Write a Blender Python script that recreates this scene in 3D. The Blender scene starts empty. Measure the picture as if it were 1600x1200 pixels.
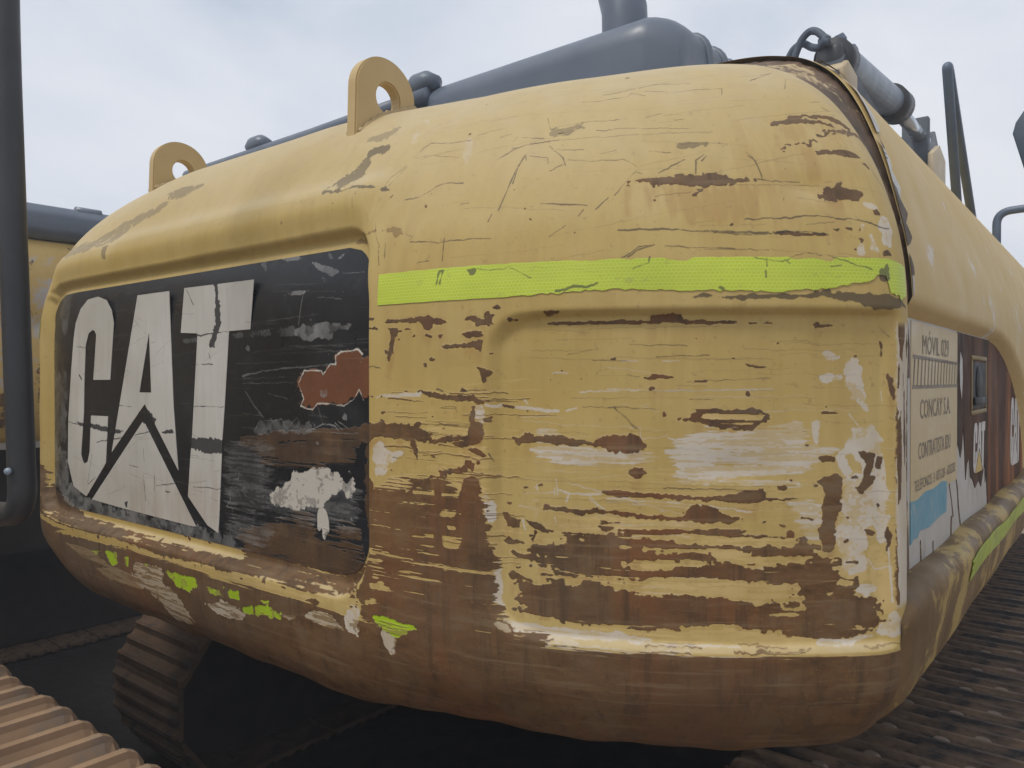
import bpy, bmesh, math, random
import numpy as np
from mathutils import Matrix, Vector
random.seed(7); rng=np.random.default_rng(11)
scene=bpy.context.scene
# ------------------------------------------------------------------ camera, sky, sun, exposure
EYE=np.array([1.644,-0.845,1.56]); YAW=math.radians(38.7); PITCH=math.radians(-0.45)
cam=bpy.data.cameras.new('camera'); cam.sensor_width=36; cam.lens=27.0; cam.clip_start=.02; cam.clip_end=5000
co=bpy.data.objects.new('camera',cam); scene.collection.objects.link(co)
fw=Vector((-math.sin(YAW)*math.cos(PITCH),math.cos(YAW)*math.cos(PITCH),math.sin(PITCH)))
rt=Vector((math.cos(YAW),math.sin(YAW),0)); up=rt.cross(fw)
co.matrix_world=Matrix(((rt.x,up.x,-fw.x,EYE[0]),(rt.y,up.y,-fw.y,EYE[1]),(rt.z,up.z,-fw.z,EYE[2]),(0,0,0,1)))
scene.camera=co
SUN_DIR=Vector((-.13,-.50,.86)).normalized()          # towards the sun
world=bpy.data.worlds.new('World'); scene.world=world; world.use_nodes=True
wn=world.node_tree.nodes; wl=world.node_tree.links
for n in list(wn): wn.remove(n)
wo=wn.new('ShaderNodeOutputWorld'); bg=wn.new('ShaderNodeBackground'); sky=wn.new('ShaderNodeTexSky')
sky.sky_type='NISHITA'; sky.sun_disc=False; sky.sun_elevation=math.asin(SUN_DIR.z); sky.sun_rotation=math.atan2(SUN_DIR.x,SUN_DIR.y)
sky.altitude=2500; sky.dust_density=2.0
tc=wn.new('ShaderNodeTexCoord'); mp=wn.new('ShaderNodeMapping'); mp.inputs['Scale'].default_value=(1,1,2.2)
cl=wn.new('ShaderNodeTexNoise'); cl.inputs['Scale'].default_value=1.9; cl.inputs['Detail'].default_value=7; cl.inputs['Roughness'].default_value=.5; cl.inputs['Distortion'].default_value=.4
cr=wn.new('ShaderNodeValToRGB'); cr.color_ramp.elements[0].position=.34; cr.color_ramp.elements[0].color=(5.6,6.4,7.6,1); cr.color_ramp.elements[1].position=.64; cr.color_ramp.elements[1].color=(8.9,9.1,9.6,1); ce=cr.color_ramp.elements.new(.48); ce.color=(7.6,8.05,8.9,1)
mx=wn.new('ShaderNodeMix'); mx.data_type='RGBA'; mx.inputs[0].default_value=.9
wl.new(tc.outputs['Generated'],mp.inputs['Vector']); wl.new(mp.outputs['Vector'],cl.inputs['Vector']); wl.new(cl.outputs['Fac'],cr.inputs['Fac'])
wl.new(sky.outputs['Color'],mx.inputs[6]); wl.new(cr.outputs['Color'],mx.inputs[7]); wl.new(mx.outputs[2],bg.inputs['Color'])
bg.inputs['Strength'].default_value=.1; wl.new(bg.outputs['Background'],wo.inputs['Surface'])
sl=bpy.data.lights.new('sun','SUN'); sl.energy=1.9; sl.angle=math.radians(12); sl.color=(1,.95,.87)
so=bpy.data.objects.new('sun',sl); scene.collection.objects.link(so); so.rotation_euler=(-SUN_DIR).to_track_quat('-Z','Y').to_euler(); so.location=(0,0,30)
scene.view_settings.view_transform='Standard'; scene.view_settings.look='None'; scene.view_settings.gamma=1; scene.view_settings.use_curve_mapping=False
scene.view_settings.exposure=0.0
scene.render.engine='CYCLES'; scene.cycles.max_bounces=6
# ------------------------------------------------------------------ helpers
def link(o): scene.collection.objects.link(o); return o
def tag(o,label=None,cat=None,group=None,kind=None):
    if label: o['label']=label
    if cat: o['category']=cat
    if group: o['group']=group
    if kind: o['kind']=kind
    return o
def empty(name,loc,label,cat,group=None):
    o=bpy.data.objects.new(name,None); o.empty_display_size=.2; o.location=loc; link(o); return tag(o,label,cat,group)
def mesh_data(name,V,F,mat,smooth=True,uv=None):
    me=bpy.data.meshes.new(name); V=np.asarray(V,dtype=np.float64).reshape(-1,3)
    if isinstance(F,np.ndarray):
        nv,k=len(V),F.shape[1]
        me.vertices.add(nv); me.vertices.foreach_set('co',V.ravel().astype(np.float32))
        me.loops.add(F.size); me.loops.foreach_set('vertex_index',F.ravel().astype(np.int32))
        me.polygons.add(len(F)); me.polygons.foreach_set('loop_start',np.arange(0,F.size,k,dtype=np.int32))
        me.update(calc_edges=True); me.validate()
    else:
        me.from_pydata([tuple(v) for v in V],[],[tuple(f) for f in F]); me.update()
    if uv is not None:
        ul=me.uv_layers.new(name='UVMap'); li=np.empty(len(me.loops),dtype=np.int32); me.loops.foreach_get('vertex_index',li)
        ul.data.foreach_set('uv',np.asarray(uv,dtype=np.float32).reshape(-1,2)[li].ravel())
    if smooth: me.polygons.foreach_set('use_smooth',[True]*len(me.polygons))
    if mat is not None: me.materials.append(mat)
    return me
def put(name,me,parent=None):
    o=bpy.data.objects.new(name,me); link(o)
    if parent is not None:
        o.parent=parent
        if parent.parent is None and parent.type=='EMPTY': o.location=-parent.location
    return o
def obj(name,V,F,mat,parent=None,smooth=True,uv=None): return put(name,mesh_data(name,V,F,mat,smooth,uv),parent)
class MB:
    """collects pieces of ONE part"""
    def __init__(s): s.V=[]; s.F=[]
    def add(s,V,F):
        b=len(s.V); s.V+= [tuple(v) for v in V]; s.F+=[tuple(i+b for i in f) for f in F]; return s
    def build(s,name,mat,parent=None,smooth=False,bev=0):
        me=mesh_data(name,s.V,s.F,mat,smooth)
        if bev: 
            bm=bmesh.new(); bm.from_mesh(me); bmesh.ops.bevel(bm,geom=[e for e in bm.edges if len(e.link_faces)==2 and e.calc_face_angle(0)>.6],offset=bev,segments=2,affect='EDGES',profile=.5); bm.normal_update(); bm.to_mesh(me); bm.free()
            me.polygons.foreach_set('use_smooth',[True]*len(me.polygons))
        return put(name,me,parent)
    def box(s,x0,x1,y0,y1,z0,z1):
        return s.add([(x,y,z) for x in(x0,x1) for y in(y0,y1) for z in(z0,z1)],[(0,1,3,2),(4,6,7,5),(0,4,5,1),(2,3,7,6),(0,2,6,4),(1,5,7,3)])
    def tube(s,pts,r,n=14,cap=True):
        P=[Vector(p) for p in pts]; rr=r if hasattr(r,'__len__') else [r]*len(P); b=len(s.V); prev=None
        for i,p in enumerate(P):
            t=(P[min(i+1,len(P)-1)]-P[max(i-1,0)]).normalized()
            if prev is None: a=t.orthogonal().normalized()
            else: a=(prev-t*prev.dot(t)).normalized()
            prev=a; c=t.cross(a)
            for k in range(n):
                q=2*math.pi*k/n; s.V.append(tuple(p+(a*math.cos(q)+c*math.sin(q))*rr[i]))
        for i in range(len(P)-1):
            for k in range(n): s.F.append((b+i*n+k,b+i*n+(k+1)%n,b+(i+1)*n+(k+1)%n,b+(i+1)*n+k))
        if cap: s.F.append(tuple(b+k for k in range(n))[::-1]); s.F.append(tuple(b+(len(P)-1)*n+k for k in range(n)))
        return s
    def prism(s,poly,d):
        """poly: 3d points (planar); extruded by vector d"""
        n=len(poly); d=Vector(d); V=[Vector(p) for p in poly]
        return s.add(V+[v+d for v in V],[tuple(range(n))[::-1],tuple(range(n,2*n))]+[(i,(i+1)%n,n+(i+1)%n,n+i) for i in range(n)])
def bend(pts,r,n=6):
    """round the corners of a polyline"""
    P=[Vector(p) for p in pts]; out=[P[0]]
    for i in range(1,len(P)-1):
        a=(P[i-1]-P[i]); b=(P[i+1]-P[i]); k=min(r,a.length*.49,b.length*.49); A=P[i]+a.normalized()*k; B=P[i]+b.normalized()*k
        for j in range(n+1):
            t=j/n; out.append(A*(1-t)**2+P[i]*2*t*(1-t)+B*t*t)
    return out+[P[-1]]
def grid_faces(nr,nc,flip=False):
    i=np.arange(nr*nc).reshape(nr,nc); q=np.stack([i[:-1,:-1],i[1:,:-1],i[1:,1:],i[:-1,1:]],-1).reshape(-1,4)
    return q[:,::-1].copy() if flip else q
# ------------------------------------------------------------------ shape of the counterweight
R_,X0,XS=0.97,0.64,1.392
PF=np.array([(.46,-.59),(.33,-.602),(.22,-.605),(.14,-.600),(.08,-.577),(.035,-.53),(.010,-.468),(0.001,-.405),(0,-.35),(0,-.25),(0,-.1),(0,0),(0,.08),(.002,.14),(.008,.19),(.022,.25),(.058,.345),(.118,.445),(.19,.515),(.26,.552),(.34,.580),(.43,.602),(.52,.615)])
def catmull(P,n=40):
    P=np.vstack([2*P[0]-P[1],P,2*P[-1]-P[-2]]); out=[]
    for i in range(1,len(P)-2):
        t=np.linspace(0,1,n,endpoint=False)[:,None]
        a,b,c,d=P[i-1],P[i],P[i+1],P[i+2]
        out.append(.5*((2*b)+(c-a)*t+(2*a-5*b+4*c-d)*t**2+(3*b-a-3*c+d)*t**3))
    return np.vstack(out+[P[-2:-1]])
_pp=catmull(PF)
_v=np.concatenate([[0],np.cumsum(np.hypot(*np.diff(_pp,axis=0).T))])
_v-=np.interp(0,_pp[:,1][200:520],_v[200:520])
VMIN,VMAX=_v[0],_v[-1]
def prof(v): return np.interp(v,_v,_pp[:,0]),np.interp(v,_v,_pp[:,1])
X0L=.55; TE=np.arcsin((XS-X0)/R_); TEL=np.arcsin((XS-X0L)/R_); SC=X0+R_*TE; SIDE=.042; SMAX=SC+SIDE
def sharp(s,f):
    """plan path at inset f, s>=0 nominal; returns x,y"""
    a=np.abs(s); x0=np.where(np.asarray(s)<0,X0L,X0); te=np.arcsin((XS-f-x0)/(R_-f))
    tE=np.where(np.asarray(s)<0,TEL,TE)
    th=np.clip((a-x0)/R_,0,tE)/tE*te
    x=np.where(a<x0,a,x0+(R_-f)*np.sin(th)); y=R_-(R_-f)*np.cos(th)
    e=np.maximum(a-np.where(np.asarray(s)<0,X0L+R_*TEL,SC),0); y=y+e
    return np.sign(s)*x,y
def path(s,f,w=.036,n=13):
    xs=0;ys=0
    for o in np.linspace(-w,w,n):
        x,y=sharp(s+o,f); xs=xs+x; ys=ys+y
    return xs/n,ys/n
def env(s,v):
    f,z=prof(v); x,y=path(s,f); a=np.abs(s)
    hi=ss((v-.25)/.35)
    lo=ss((-.43-v)/.12)
    z=z+hi*(.014-.034*ss((a-.25)/.52)+.012*ss((a-1.05)/.42))+lo*(-.015+.034*ss((a-.5)/.3))
    return np.stack([x,y,z+EYE[2]],-1)
def nrm(s,v,e=2e-3):
    a=env(s+e,v)-env(s-e,v); b=env(s,v+e)-env(s,v-e); n=np.cross(a,b)
    return n/np.linalg.norm(n,axis=-1,keepdims=True)
def ss(x): x=np.clip(x,0,1); return x*x*(3-2*x)
def rbox(s,v,s0,s1,v0,v1,r):
    dx=np.abs(s-(s0+s1)/2)-(s1-s0)/2+r; dy=np.abs(v-(v0+v1)/2)-(v1-v0)/2+r
    return np.hypot(np.maximum(dx,0),np.maximum(dy,0))+np.minimum(np.maximum(dx,dy),0)-r
SL=-.80
def depth(s,v):
    a=np.abs(s)
    sd=rbox(s,v,SL,.664,-.385,.318,.110)
    top=ss((v-.1)/.15)
    sdi=rbox(s,v,SL+.012,.650,-.374,.272,.085)
    vc=.338
    d=-.011*np.exp(-np.where(v>vc,(v-vc)/.030,(v-vc)/.05)**2)*ss((.70-s)/.12)*ss((s+.95)/.2)
    d=d+.014*ss(-sd/(.013+.050*top))+.018*ss(-sdi/.011)
    sd2=rbox(a,v,.890,1.70,-.388,.098,.06)
    left=ss((1.0-a)/.1); 
    edge=1-ss((a-1.475)/.04)
    d=d+.014*ss(-sd2/(.008+.022*left))*edge*(.9+.1*ss((a-.90)/.16))
    # lower rib groove softness / gentle dents
    return d
def surf(s,v,off=0.0):
    return env(s,v)-nrm(s,v)*(depth(s,v)-off)[...,None]

MARKS=[
('Pr',2,0.6,'i',1.0,[1119,297,1139,297,1181,299,1242,301,1260,299,1269,292,1297,292,1295,286,1269,283,1249,283,1240,281,1229,279,1225,270,1214,259,1212,264,1220,272,1225,281,1179,286,1143,283,1139,288,1124,292,1117,288,1117,279,1110,283]),
('Pr',2,0.6,'i',1.0,[1300,292,1306,294,1306,288,1300,288]),
('Pt',6,1.3,'v',0.7,[1106,286,1117,286,1115,233,1104,233]),
('Pt',14,1.7,'v',0.8,[1137,286,1304,283,1295,235,1253,220,1174,231,1137,246]),
('Ld',1.8,0,'i',1.0,[1062,248,1082,268]),
('Ld',2,0,'i',1.0,[1091,270,1126,310,1135,305]),
('Ld',2,0,'i',1.0,[1161,305,1203,330]),
('Ld',2,0,'i',1.0,[1216,301,1220,327,1234,336]),
('Ld',2.5,0,'i',1.0,[1229,325,1238,334]),
('Ld',1.6,0,'i',1.0,[976,264,1007,259,1049,255]),
('Ld',2.6,0,'i',1.0,[1099,213,1150,213,1218,209,1308,206]),
('Ld',1.6,0,'i',1.0,[1161,187,1306,180]),
('Ld',2,0,'i',1.0,[1108,173,1121,182,1146,189]),
('Ld',1.6,0,'i',1.0,[1018,341,1058,334,1084,336,1108,334,1128,319]),
('Ld',2,0,'i',1.0,[985,374,998,358,1009,347,1014,330]),
('Ld',1.3,0,'i',1.0,[996,365,1044,360]),
('Ld',2,0,'i',1.0,[915,380,950,385,974,387,1000,387]),
('Ld',1.8,0,'i',1.0,[974,448,983,415,1000,422,1042,426,1075,426,1108,426]),
('Ld',1.5,0,'i',1.0,[992,420,1009,404,1036,413,1042,429]),
('Ld',1.4,0,'i',1.0,[989,396,1016,400,1036,413,1042,424]),
('Ld',1.4,0,'i',1.0,[1066,402,1093,402]),
('Ld',1.5,0,'i',1.0,[1154,426,1183,433]),
('Ld',1.4,0,'i',1.0,[1201,415,1216,415]),
('Ld',1.5,0,'i',1.0,[1040,488,1073,484,1097,490,1128,490,1139,501,1163,490]),
('Ld',1.6,0,'i',1.0,[1084,506,1119,512,1150,519]),
('Ld',1.5,0,'i',1.0,[1157,521,1194,528,1225,523,1258,519]),
('Ld',1.4,0,'i',1.0,[1165,506,1216,492,1271,495,1311,495,1302,475]),
('Ld',1.3,0,'i',1.0,[1374,536,1434,541]),
('Ld',1.6,0,'i',1.0,[1381,519,1436,545]),
('Ld',1.2,0,'i',1.0,[1300,341,1308,332,1313,312,1315,290]),
('Ld',2.2,0,'i',1.0,[926,305,932,334,943,360,945,349]),
('Ld',1.6,0,'i',1.0,[1201,360,1238,360,1275,356]),
('Ld',1.3,0,'i',1.0,[1207,354,1242,356]),
('Ld',1.5,0,'i',1.0,[1150,349,1183,343]),
('Ld',1.2,0,'i',1.0,[1073,349,1097,356]),
('Ld',1.2,0,'i',1.0,[1036,237,1044,248]),
('Ld',1.2,0,'i',1.0,[992,209,1016,224]),
('Ld',0.9,0,'i',1.0,[1097,404,1220,393]),
('Ld',0.8,0,'i',1.0,[1003,387,1192,385,1258,382]),
('Ld',1,0,'i',1.0,[1152,264,1205,272]),
('Pr',1,0.3,'i',1.0,[959,239,963,242,965,237,963,235]),
('Pr',1,0.3,'i',1.0,[1106,226,1108,228,1106,222]),
('Pd',8,1.7,'i',0.6,[985,415,1007,418,1042,429,1042,413,1009,400,985,400]),
('Pd',5,1.6,'i',0.7,[1196,365,1280,360,1278,352,1198,352]),
('Pr',1.2,0.4,'i',1.0,[1357,398,1370,407,1388,409,1396,415,1427,420,1449,420,1473,418,1495,411,1513,396,1502,391,1487,404,1462,411,1447,413,1425,415,1405,411,1445,409,1465,402,1478,393,1456,398,1429,402,1410,398,1394,400,1366,396]),
('Pr',1.2,0.4,'i',1.0,[1361,338,1368,356,1383,358,1407,358,1427,371,1449,385,1473,389,1509,391,1537,391,1542,369,1520,380,1493,382,1469,382,1449,376,1427,367,1407,352,1381,354,1370,352]),
('Pr',1.5,0.5,'i',1.0,[1414,343,1425,347,1438,345,1462,349,1478,345,1493,336,1467,334,1451,338,1434,338,1416,334]),
('Pr',1.5,0.4,'i',1.0,[1487,327,1500,327,1506,314,1498,321]),
('Pr',2,0.4,'i',1.0,[1399,270,1410,279,1425,281,1436,286,1440,279,1458,277,1467,268,1454,259,1436,261,1421,261,1405,253,1399,261]),
('Pr',1.5,0.4,'i',1.0,[1476,244,1487,248,1491,237,1478,237]),
('Pr',1.5,0.4,'i',1.0,[1445,213,1451,220,1451,215,1445,209]),
('Pr',1.5,0.4,'i',1.0,[1443,200,1449,202,1451,198,1445,189]),
('Pr',2,0.4,'i',1.0,[1478,182,1491,184,1498,178,1478,173]),
('Pr',1.5,0.5,'i',1.0,[1423,215,1436,215,1434,211,1425,213]),
('Pr',1.2,0.5,'i',1.0,[1317,206,1328,211,1337,209,1359,206,1399,206,1392,202,1346,202,1322,204]),
('Ld',2.4,0,'i',1.0,[1278,226,1315,228,1363,231,1407,231,1438,228,1462,224,1482,217,1504,217]),
('Ld',2.2,0,'i',1.0,[1218,209,1251,206,1313,204]),
('Ld',2,0,'i',1.0,[1308,292,1330,288,1372,288]),
('Ld',1.6,0,'i',1.0,[1302,334,1311,325,1315,297]),
('Ld',1.8,0,'i',1.0,[1454,453,1476,453]),
('Ld',1.4,0,'i',1.0,[1429,488,1458,525,1482,514,1498,512]),
('Ld',1.8,0,'i',1.0,[1412,288,1423,290]),
('Ld',1.3,0,'i',1.0,[1407,539,1447,550]),
('Ld',1.5,0,'i',1.0,[1379,517,1410,532,1447,550]),
('Ld',1.5,0,'i',1.0,[1216,182,1306,180]),
('Ld',1.4,0,'i',1.0,[1509,316,1531,283,1542,248,1535,209]),
('Ld',1.6,0,'i',1.0,[1471,440,1482,431]),
('Ld',1.5,0,'i',1.0,[1341,261,1339,257]),
('Ld',0.8,0,'i',1.0,[1225,281,1401,283]),
('Ld',1,0,'i',1.0,[1366,217,1410,224]),
('Pp',3,0.8,'i',0.8,[1460,257,1476,255,1493,250,1484,246,1462,250]),
('Pp',3,0.9,'i',1.0,[1489,237,1509,235,1513,224,1498,189,1482,193,1482,217]),
('Pp',3,0.7,'i',1.0,[1460,204,1465,209,1471,178,1460,182]),
('Pp',2,0.6,'i',1.0,[1451,222,1456,222,1451,206,1449,206]),
('Pp',3,0.9,'i',1.0,[1440,193,1454,202,1447,173,1438,173]),
('Pp',3,1.2,'h',0.7,[1337,246,1361,246,1361,244,1333,244]),
('Pt',6,1.2,'v',0.8,[1361,393,1370,393,1350,336,1344,336]),
('Pt',10,1.4,'v',0.6,[1383,400,1423,400,1407,363,1370,365]),
('Pt',12,1.2,'v',0.8,[1394,352,1421,352,1399,281,1381,281]),
('Pt',5,1,'v',0.6,[1363,349,1370,349,1357,314,1355,314]),
('Pt',60,1.8,'v',0.35,[1295,398,1498,332,1502,224,1381,220,1291,244]),
('Ld',2.5,0,'i',1.0,[708,301,743,303,787,323,831,319]),
('Ld',2.4,0,'i',1.0,[890,242,895,253]),
('Ld',2.6,0,'i',1.0,[906,259,919,297,930,334,943,363,945,349]),
('Ld',2,0,'i',1.0,[743,220,811,213,835,215,897,213]),
('Ld',2.6,0,'i',1.0,[813,220,813,182]),
('Ld',1.8,0,'i',1.0,[690,396,708,422,723,431,787,420,820,420]),
('Ld',1.8,0,'i',1.0,[831,429,884,437]),
('Ld',2.2,0,'i',1.0,[888,358,921,378,948,387,985,385]),
('Ld',1.5,0,'i',1.0,[695,398,739,398,805,380]),
('Ld',1.2,0,'i',1.0,[710,391,761,400,811,400]),
('Ld',2,0,'i',1.0,[835,277,849,279]),
('Ld',1.5,0,'i',1.0,[651,334,655,356,681,382]),
('Ld',1.2,0,'i',1.0,[659,336,684,378]),
('Ld',1.5,0,'i',1.0,[978,264,1033,257]),
('Ld',1.8,0,'i',1.0,[763,180,765,184,787,184]),
('Ld',1.8,0,'i',1.0,[886,413,908,418]),
('Ld',1.5,0,'i',1.0,[915,396,921,411]),
('Ld',1.8,0,'i',1.0,[932,404,972,396]),
('Ld',2.2,0,'i',1.0,[651,264,662,237,675,217]),
('Ld',3,0,'i',1.0,[673,213,679,187]),
('Ld',2.2,0,'i',1.0,[688,222,690,198]),
('Ld',3,0,'i',1.0,[673,312,677,316]),
('Ld',1.2,0,'i',1.0,[950,358,983,349,985,338]),
('Ld',1,0,'i',1.0,[578,319,582,301]),
('Ld',1.6,0,'i',1.0,[989,321,1009,332]),
('Ld',1.3,0,'i',1.0,[732,235,747,228,743,224]),
('Pd',3,1.0,'i',0.9,[554,424,547,444,574,451,604,455,609,435,598,426,574,431]),
('Pd',3,1.1,'i',0.9,[477,343,497,354,543,341,565,347,598,347,640,334,613,334,569,341,536,336]),
('Pd',10,1.9,'i',0.8,[479,341,527,396,545,426,567,404,571,365,541,349]),
('Pd',10,2.0,'i',0.5,[510,477,552,495,585,521,600,488,563,466]),
('Pd',2,0.8,'i',1.0,[640,332,657,336,666,325,651,325]),
('Pp',14,1.0,'i',0.35,[659,437,655,497,648,536,675,510,670,477,675,442,642,424]),
('Pp',10,1.0,'v',0.25,[809,411,816,431,840,358,831,352]),
('Pd',7,2.1,'i',0.55,[-782,341,-826,400,-529,382,-416,426,-247,437,-185,457,-223,413,-333,393,-383,354,-535,345]),
('Pd',2,0.9,'i',0.7,[-430,343,-394,345,-386,305,-403,308]),
('Pd',5,1.9,'i',0.6,[-245,484,-166,486,-58,481,-104,455,-201,446]),
('Ld',3,0,'i',1.0,[-762,349,-513,363,-388,376]),
('Pr',4,1.5,'i',0.5,[558,257,710,250,743,237,728,228,684,244,576,250]),
('Pr',1.6,0.6,'i',1.0,[692,90,708,96,739,94,754,96,783,96,796,96,802,92,829,90,824,85,802,85,794,74,783,77,778,88,739,88,701,88]),
('Pr',1.6,0.6,'i',1.0,[703,81,728,81,721,63,717,44,706,24,703,33,712,55,712,77]),
('Pr',1.6,0.6,'i',1.0,[741,81,756,79,756,77,741,77]),
('Pr',1.6,0.6,'i',1.0,[855,90,868,96,882,94,888,90,897,101,910,96,906,88,899,77,888,81,877,79,871,88]),
('Pr',1.6,0.6,'i',1.0,[904,107,912,110,919,105,910,101]),
('Pr',1.6,0.6,'i',1.0,[849,66,871,72,888,72,882,61,866,61]),
('Pr',1.6,0.6,'i',1.0,[811,52,844,52,871,55,886,59,886,41,877,44,871,48,827,46]),
('Pr',1.6,0.6,'i',1.0,[807,68,818,68,813,61]),
('Pr',1.6,0.6,'i',1.0,[877,19,888,15,901,13,901,6,890,-9,884,0]),
('Pr',1.6,0.6,'i',1.0,[776,-20,791,-22,827,-27,871,-25,890,-36,893,-42,871,-36,844,-36,809,-31,791,-29]),
('Pr',1.6,0.6,'i',1.0,[866,-42,871,-42,875,-64,890,-69,890,-88,862,-91,864,-69]),
('Pr',1.6,0.6,'i',1.0,[567,-93,622,-80,637,-73,697,-73,732,-71,763,-77,794,-84,794,-93,844,-91,886,-88,888,-95,827,-99,783,-99,732,-97,697,-97,620,-110,567,-110]),
('Pr',1.6,0.6,'i',1.0,[831,-99,886,-93,882,-99,840,-106]),
('Pr',1.6,0.6,'i',1.0,[857,-106,877,-106,893,-117,886,-119]),
('Pr',1.6,0.6,'i',1.0,[752,-95,763,-97,772,-121,767,-132]),
('Pr',1.6,0.6,'i',1.0,[701,-187,752,-181,758,-163,791,-157,827,-143,862,-128,886,-124,877,-135,835,-148,805,-157,802,-168,763,-174,758,-187,798,-185,798,-187,739,-192]),
('Pr',1.6,0.6,'i',1.0,[675,85,686,83,684,79,640,83]),
('Pr',1.6,0.6,'i',1.0,[657,-29,679,-29,677,-31,631,-33]),
('Pr',1.6,0.6,'i',1.0,[688,-29,695,-29,692,-33]),
('Pr',1.6,0.6,'i',1.0,[644,101,679,99,635,85,631,88]),
('Pr',2.4,0.6,'i',1.0,[928,-88,939,-86,956,-80,963,-86,981,-84,1000,-86,1036,-91,1055,-93,1091,-82,1124,-84,1124,-106,1099,-108,1080,-102,1055,-99,1018,-99,974,-95,939,-99]),
('Pr',1,0.7,'i',1.0,[987,83,1128,83,1128,77,987,79]),
('Pr',1.5,0.5,'i',1.0,[919,-187,932,-185,930,-192]),
('Pr',2,0.6,'i',1.0,[978,-187,1005,-190,1036,-192,1075,-192,1075,-198,981,-196]),
('Pr',2,0.6,'i',1.0,[1064,-163,1097,-163,1128,-168,1128,-172,1091,-172]),
('Pr',1.6,0.8,'i',1.0,[915,-40,932,-40,934,-47,917,-44]),
('Pp',2,0.6,'i',1.0,[893,-40,943,-42,1005,-47,1003,-51,943,-47,893,-44]),
('Pp',2,0.7,'i',1.0,[679,-29,778,-22,776,-29,732,-31,679,-31]),
('Pp',5,0.9,'i',1.0,[670,-115,692,-99,708,-121,750,-117,708,-143,679,-168]),
('Pp',3,0.9,'h',1.0,[871,-42,890,-42,895,-75,890,-69,875,-62]),
('Pp',10,1.3,'h',1.0,[963,-99,1011,-97,1055,-102,1075,-104,1128,-106,1128,-124,1055,-124,1000,-124,967,-115]),
('Pp',5,1.4,'h',0.7,[959,-82,981,-77,1018,-84,1124,-80,1124,-84,981,-86]),
('Pc',14,1.5,'h',1.0,[783,-97,888,-99,893,-174,857,-161,809,-119]),
('Pc',8,1.5,'h',1.0,[791,-77,866,-75,862,-91,796,-91]),
('Lp',2.4,0,'i',1.0,[1005,-165,1040,-170,1069,-168]),
('Lp',1.6,0,'i',1.0,[1016,-152,1062,-163]),
('Lp',1.4,0,'i',1.0,[1047,-168,1073,-192]),
('Lp',1.6,0,'i',1.0,[1000,-148,1003,-172]),
('Lp',2.4,0,'i',1.0,[970,-157,972,-168]),
('Lp',2.6,0,'i',1.0,[1016,-47,1031,-44]),
('Lp',3,0,'i',1.0,[950,-33,956,-40]),
('Lp',1.4,0,'i',1.0,[994,6,1018,8]),
('Lp',1.6,0,'i',1.0,[1036,-20,1124,-18]),
('Lp',1.8,0,'i',1.0,[1099,24,1121,24]),
('Ld',2,0,'i',1.0,[633,22,688,17]),
('Ld',2,0,'i',1.0,[853,-18,893,-18]),
('Ld',2.5,0,'i',1.0,[805,-18,816,-20]),
('Ld',2,0,'i',1.0,[813,-47,840,-47,844,-53]),
('Ld',2,0,'i',1.0,[813,-73,844,-73]),
('Ld',2,0,'i',1.0,[897,-115,904,-126]),
('Ld',1.2,0,'i',1.0,[1086,-42,1124,-75]),
('Ld',1.2,0,'i',1.0,[1040,-42,1124,-44]),
('Ld',1,0,'i',1.0,[1055,26,1106,24]),
('Ld',1.4,0,'i',1.0,[1106,4,1124,2]),
('Ld',1,0,'i',1.0,[1018,35,1055,41]),
('Pr',1.6,0.6,'i',1.0,[1077,83,1139,83,1141,90,1161,92,1181,92,1185,83,1262,81,1262,77,1181,79,1077,79]),
('Pr',1.6,0.6,'i',1.0,[1271,79,1308,79,1326,77,1284,77]),
('Pr',1.6,0.6,'i',1.0,[1366,77,1390,77,1407,74,1390,72]),
('Pr',1.6,0.6,'i',1.0,[1271,22,1284,19,1297,17,1313,15,1291,13,1278,17]),
('Pr',1.6,0.6,'i',1.0,[1124,2,1137,2,1141,8,1157,4,1190,0,1161,0,1137,-3]),
('Pr',1.6,0.6,'i',1.0,[1201,-3,1220,-3,1220,-7,1201,-7]),
('Pr',1.6,0.6,'i',1.0,[1170,-58,1196,-55,1212,-44,1229,-42,1264,-44,1284,-42,1317,-55,1302,-64,1284,-75,1271,-71,1240,-71,1218,-64,1196,-62]),
('Pr',1.6,0.6,'i',1.0,[1075,-86,1093,-82,1113,-86,1124,-84,1141,-95,1130,-104,1106,-104,1088,-110,1075,-104]),
('Pr',1.6,0.6,'i',1.0,[1385,-47,1416,-49,1401,-51,1385,-51]),
('Pr',1.6,0.6,'i',1.0,[1381,-110,1407,-113,1407,-119,1385,-119]),
('Pr',1.6,0.6,'i',1.0,[1445,-104,1471,-108,1467,-132,1449,-165,1438,-161,1449,-143,1454,-124]),
('Pr',1.6,0.6,'i',1.0,[1476,-110,1484,-113,1482,-132,1471,-128]),
('Pr',1.6,0.6,'i',1.0,[1374,-146,1407,-137,1418,-143,1416,-194,1385,-192,1394,-163]),
('Pr',1.6,0.6,'i',1.0,[1372,-152,1381,-152,1379,-157]),
('Pr',1.6,0.6,'i',1.0,[1075,-165,1130,-165,1209,-170,1267,-165,1271,-159,1302,-157,1304,-170,1385,-170,1297,-176,1271,-176,1216,-174,1130,-172,1075,-170]),
('Pr',1.6,0.6,'i',1.0,[1192,-187,1209,-181,1227,-183,1238,-192,1192,-192]),
('Pr',1.6,0.6,'i',1.0,[1478,57,1484,50,1484,26,1480,33]),
('Pr',1.6,0.6,'i',1.0,[1491,8,1500,0,1502,-36,1493,-18]),
('Pr',1.6,0.6,'i',1.0,[1487,24,1491,24,1489,15]),
('Pr',1.6,0.6,'i',1.0,[1322,-154,1333,-152,1337,-157,1324,-161]),
('Pr',1.6,0.6,'i',1.0,[1502,-141,1515,-148,1504,-152]),
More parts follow.
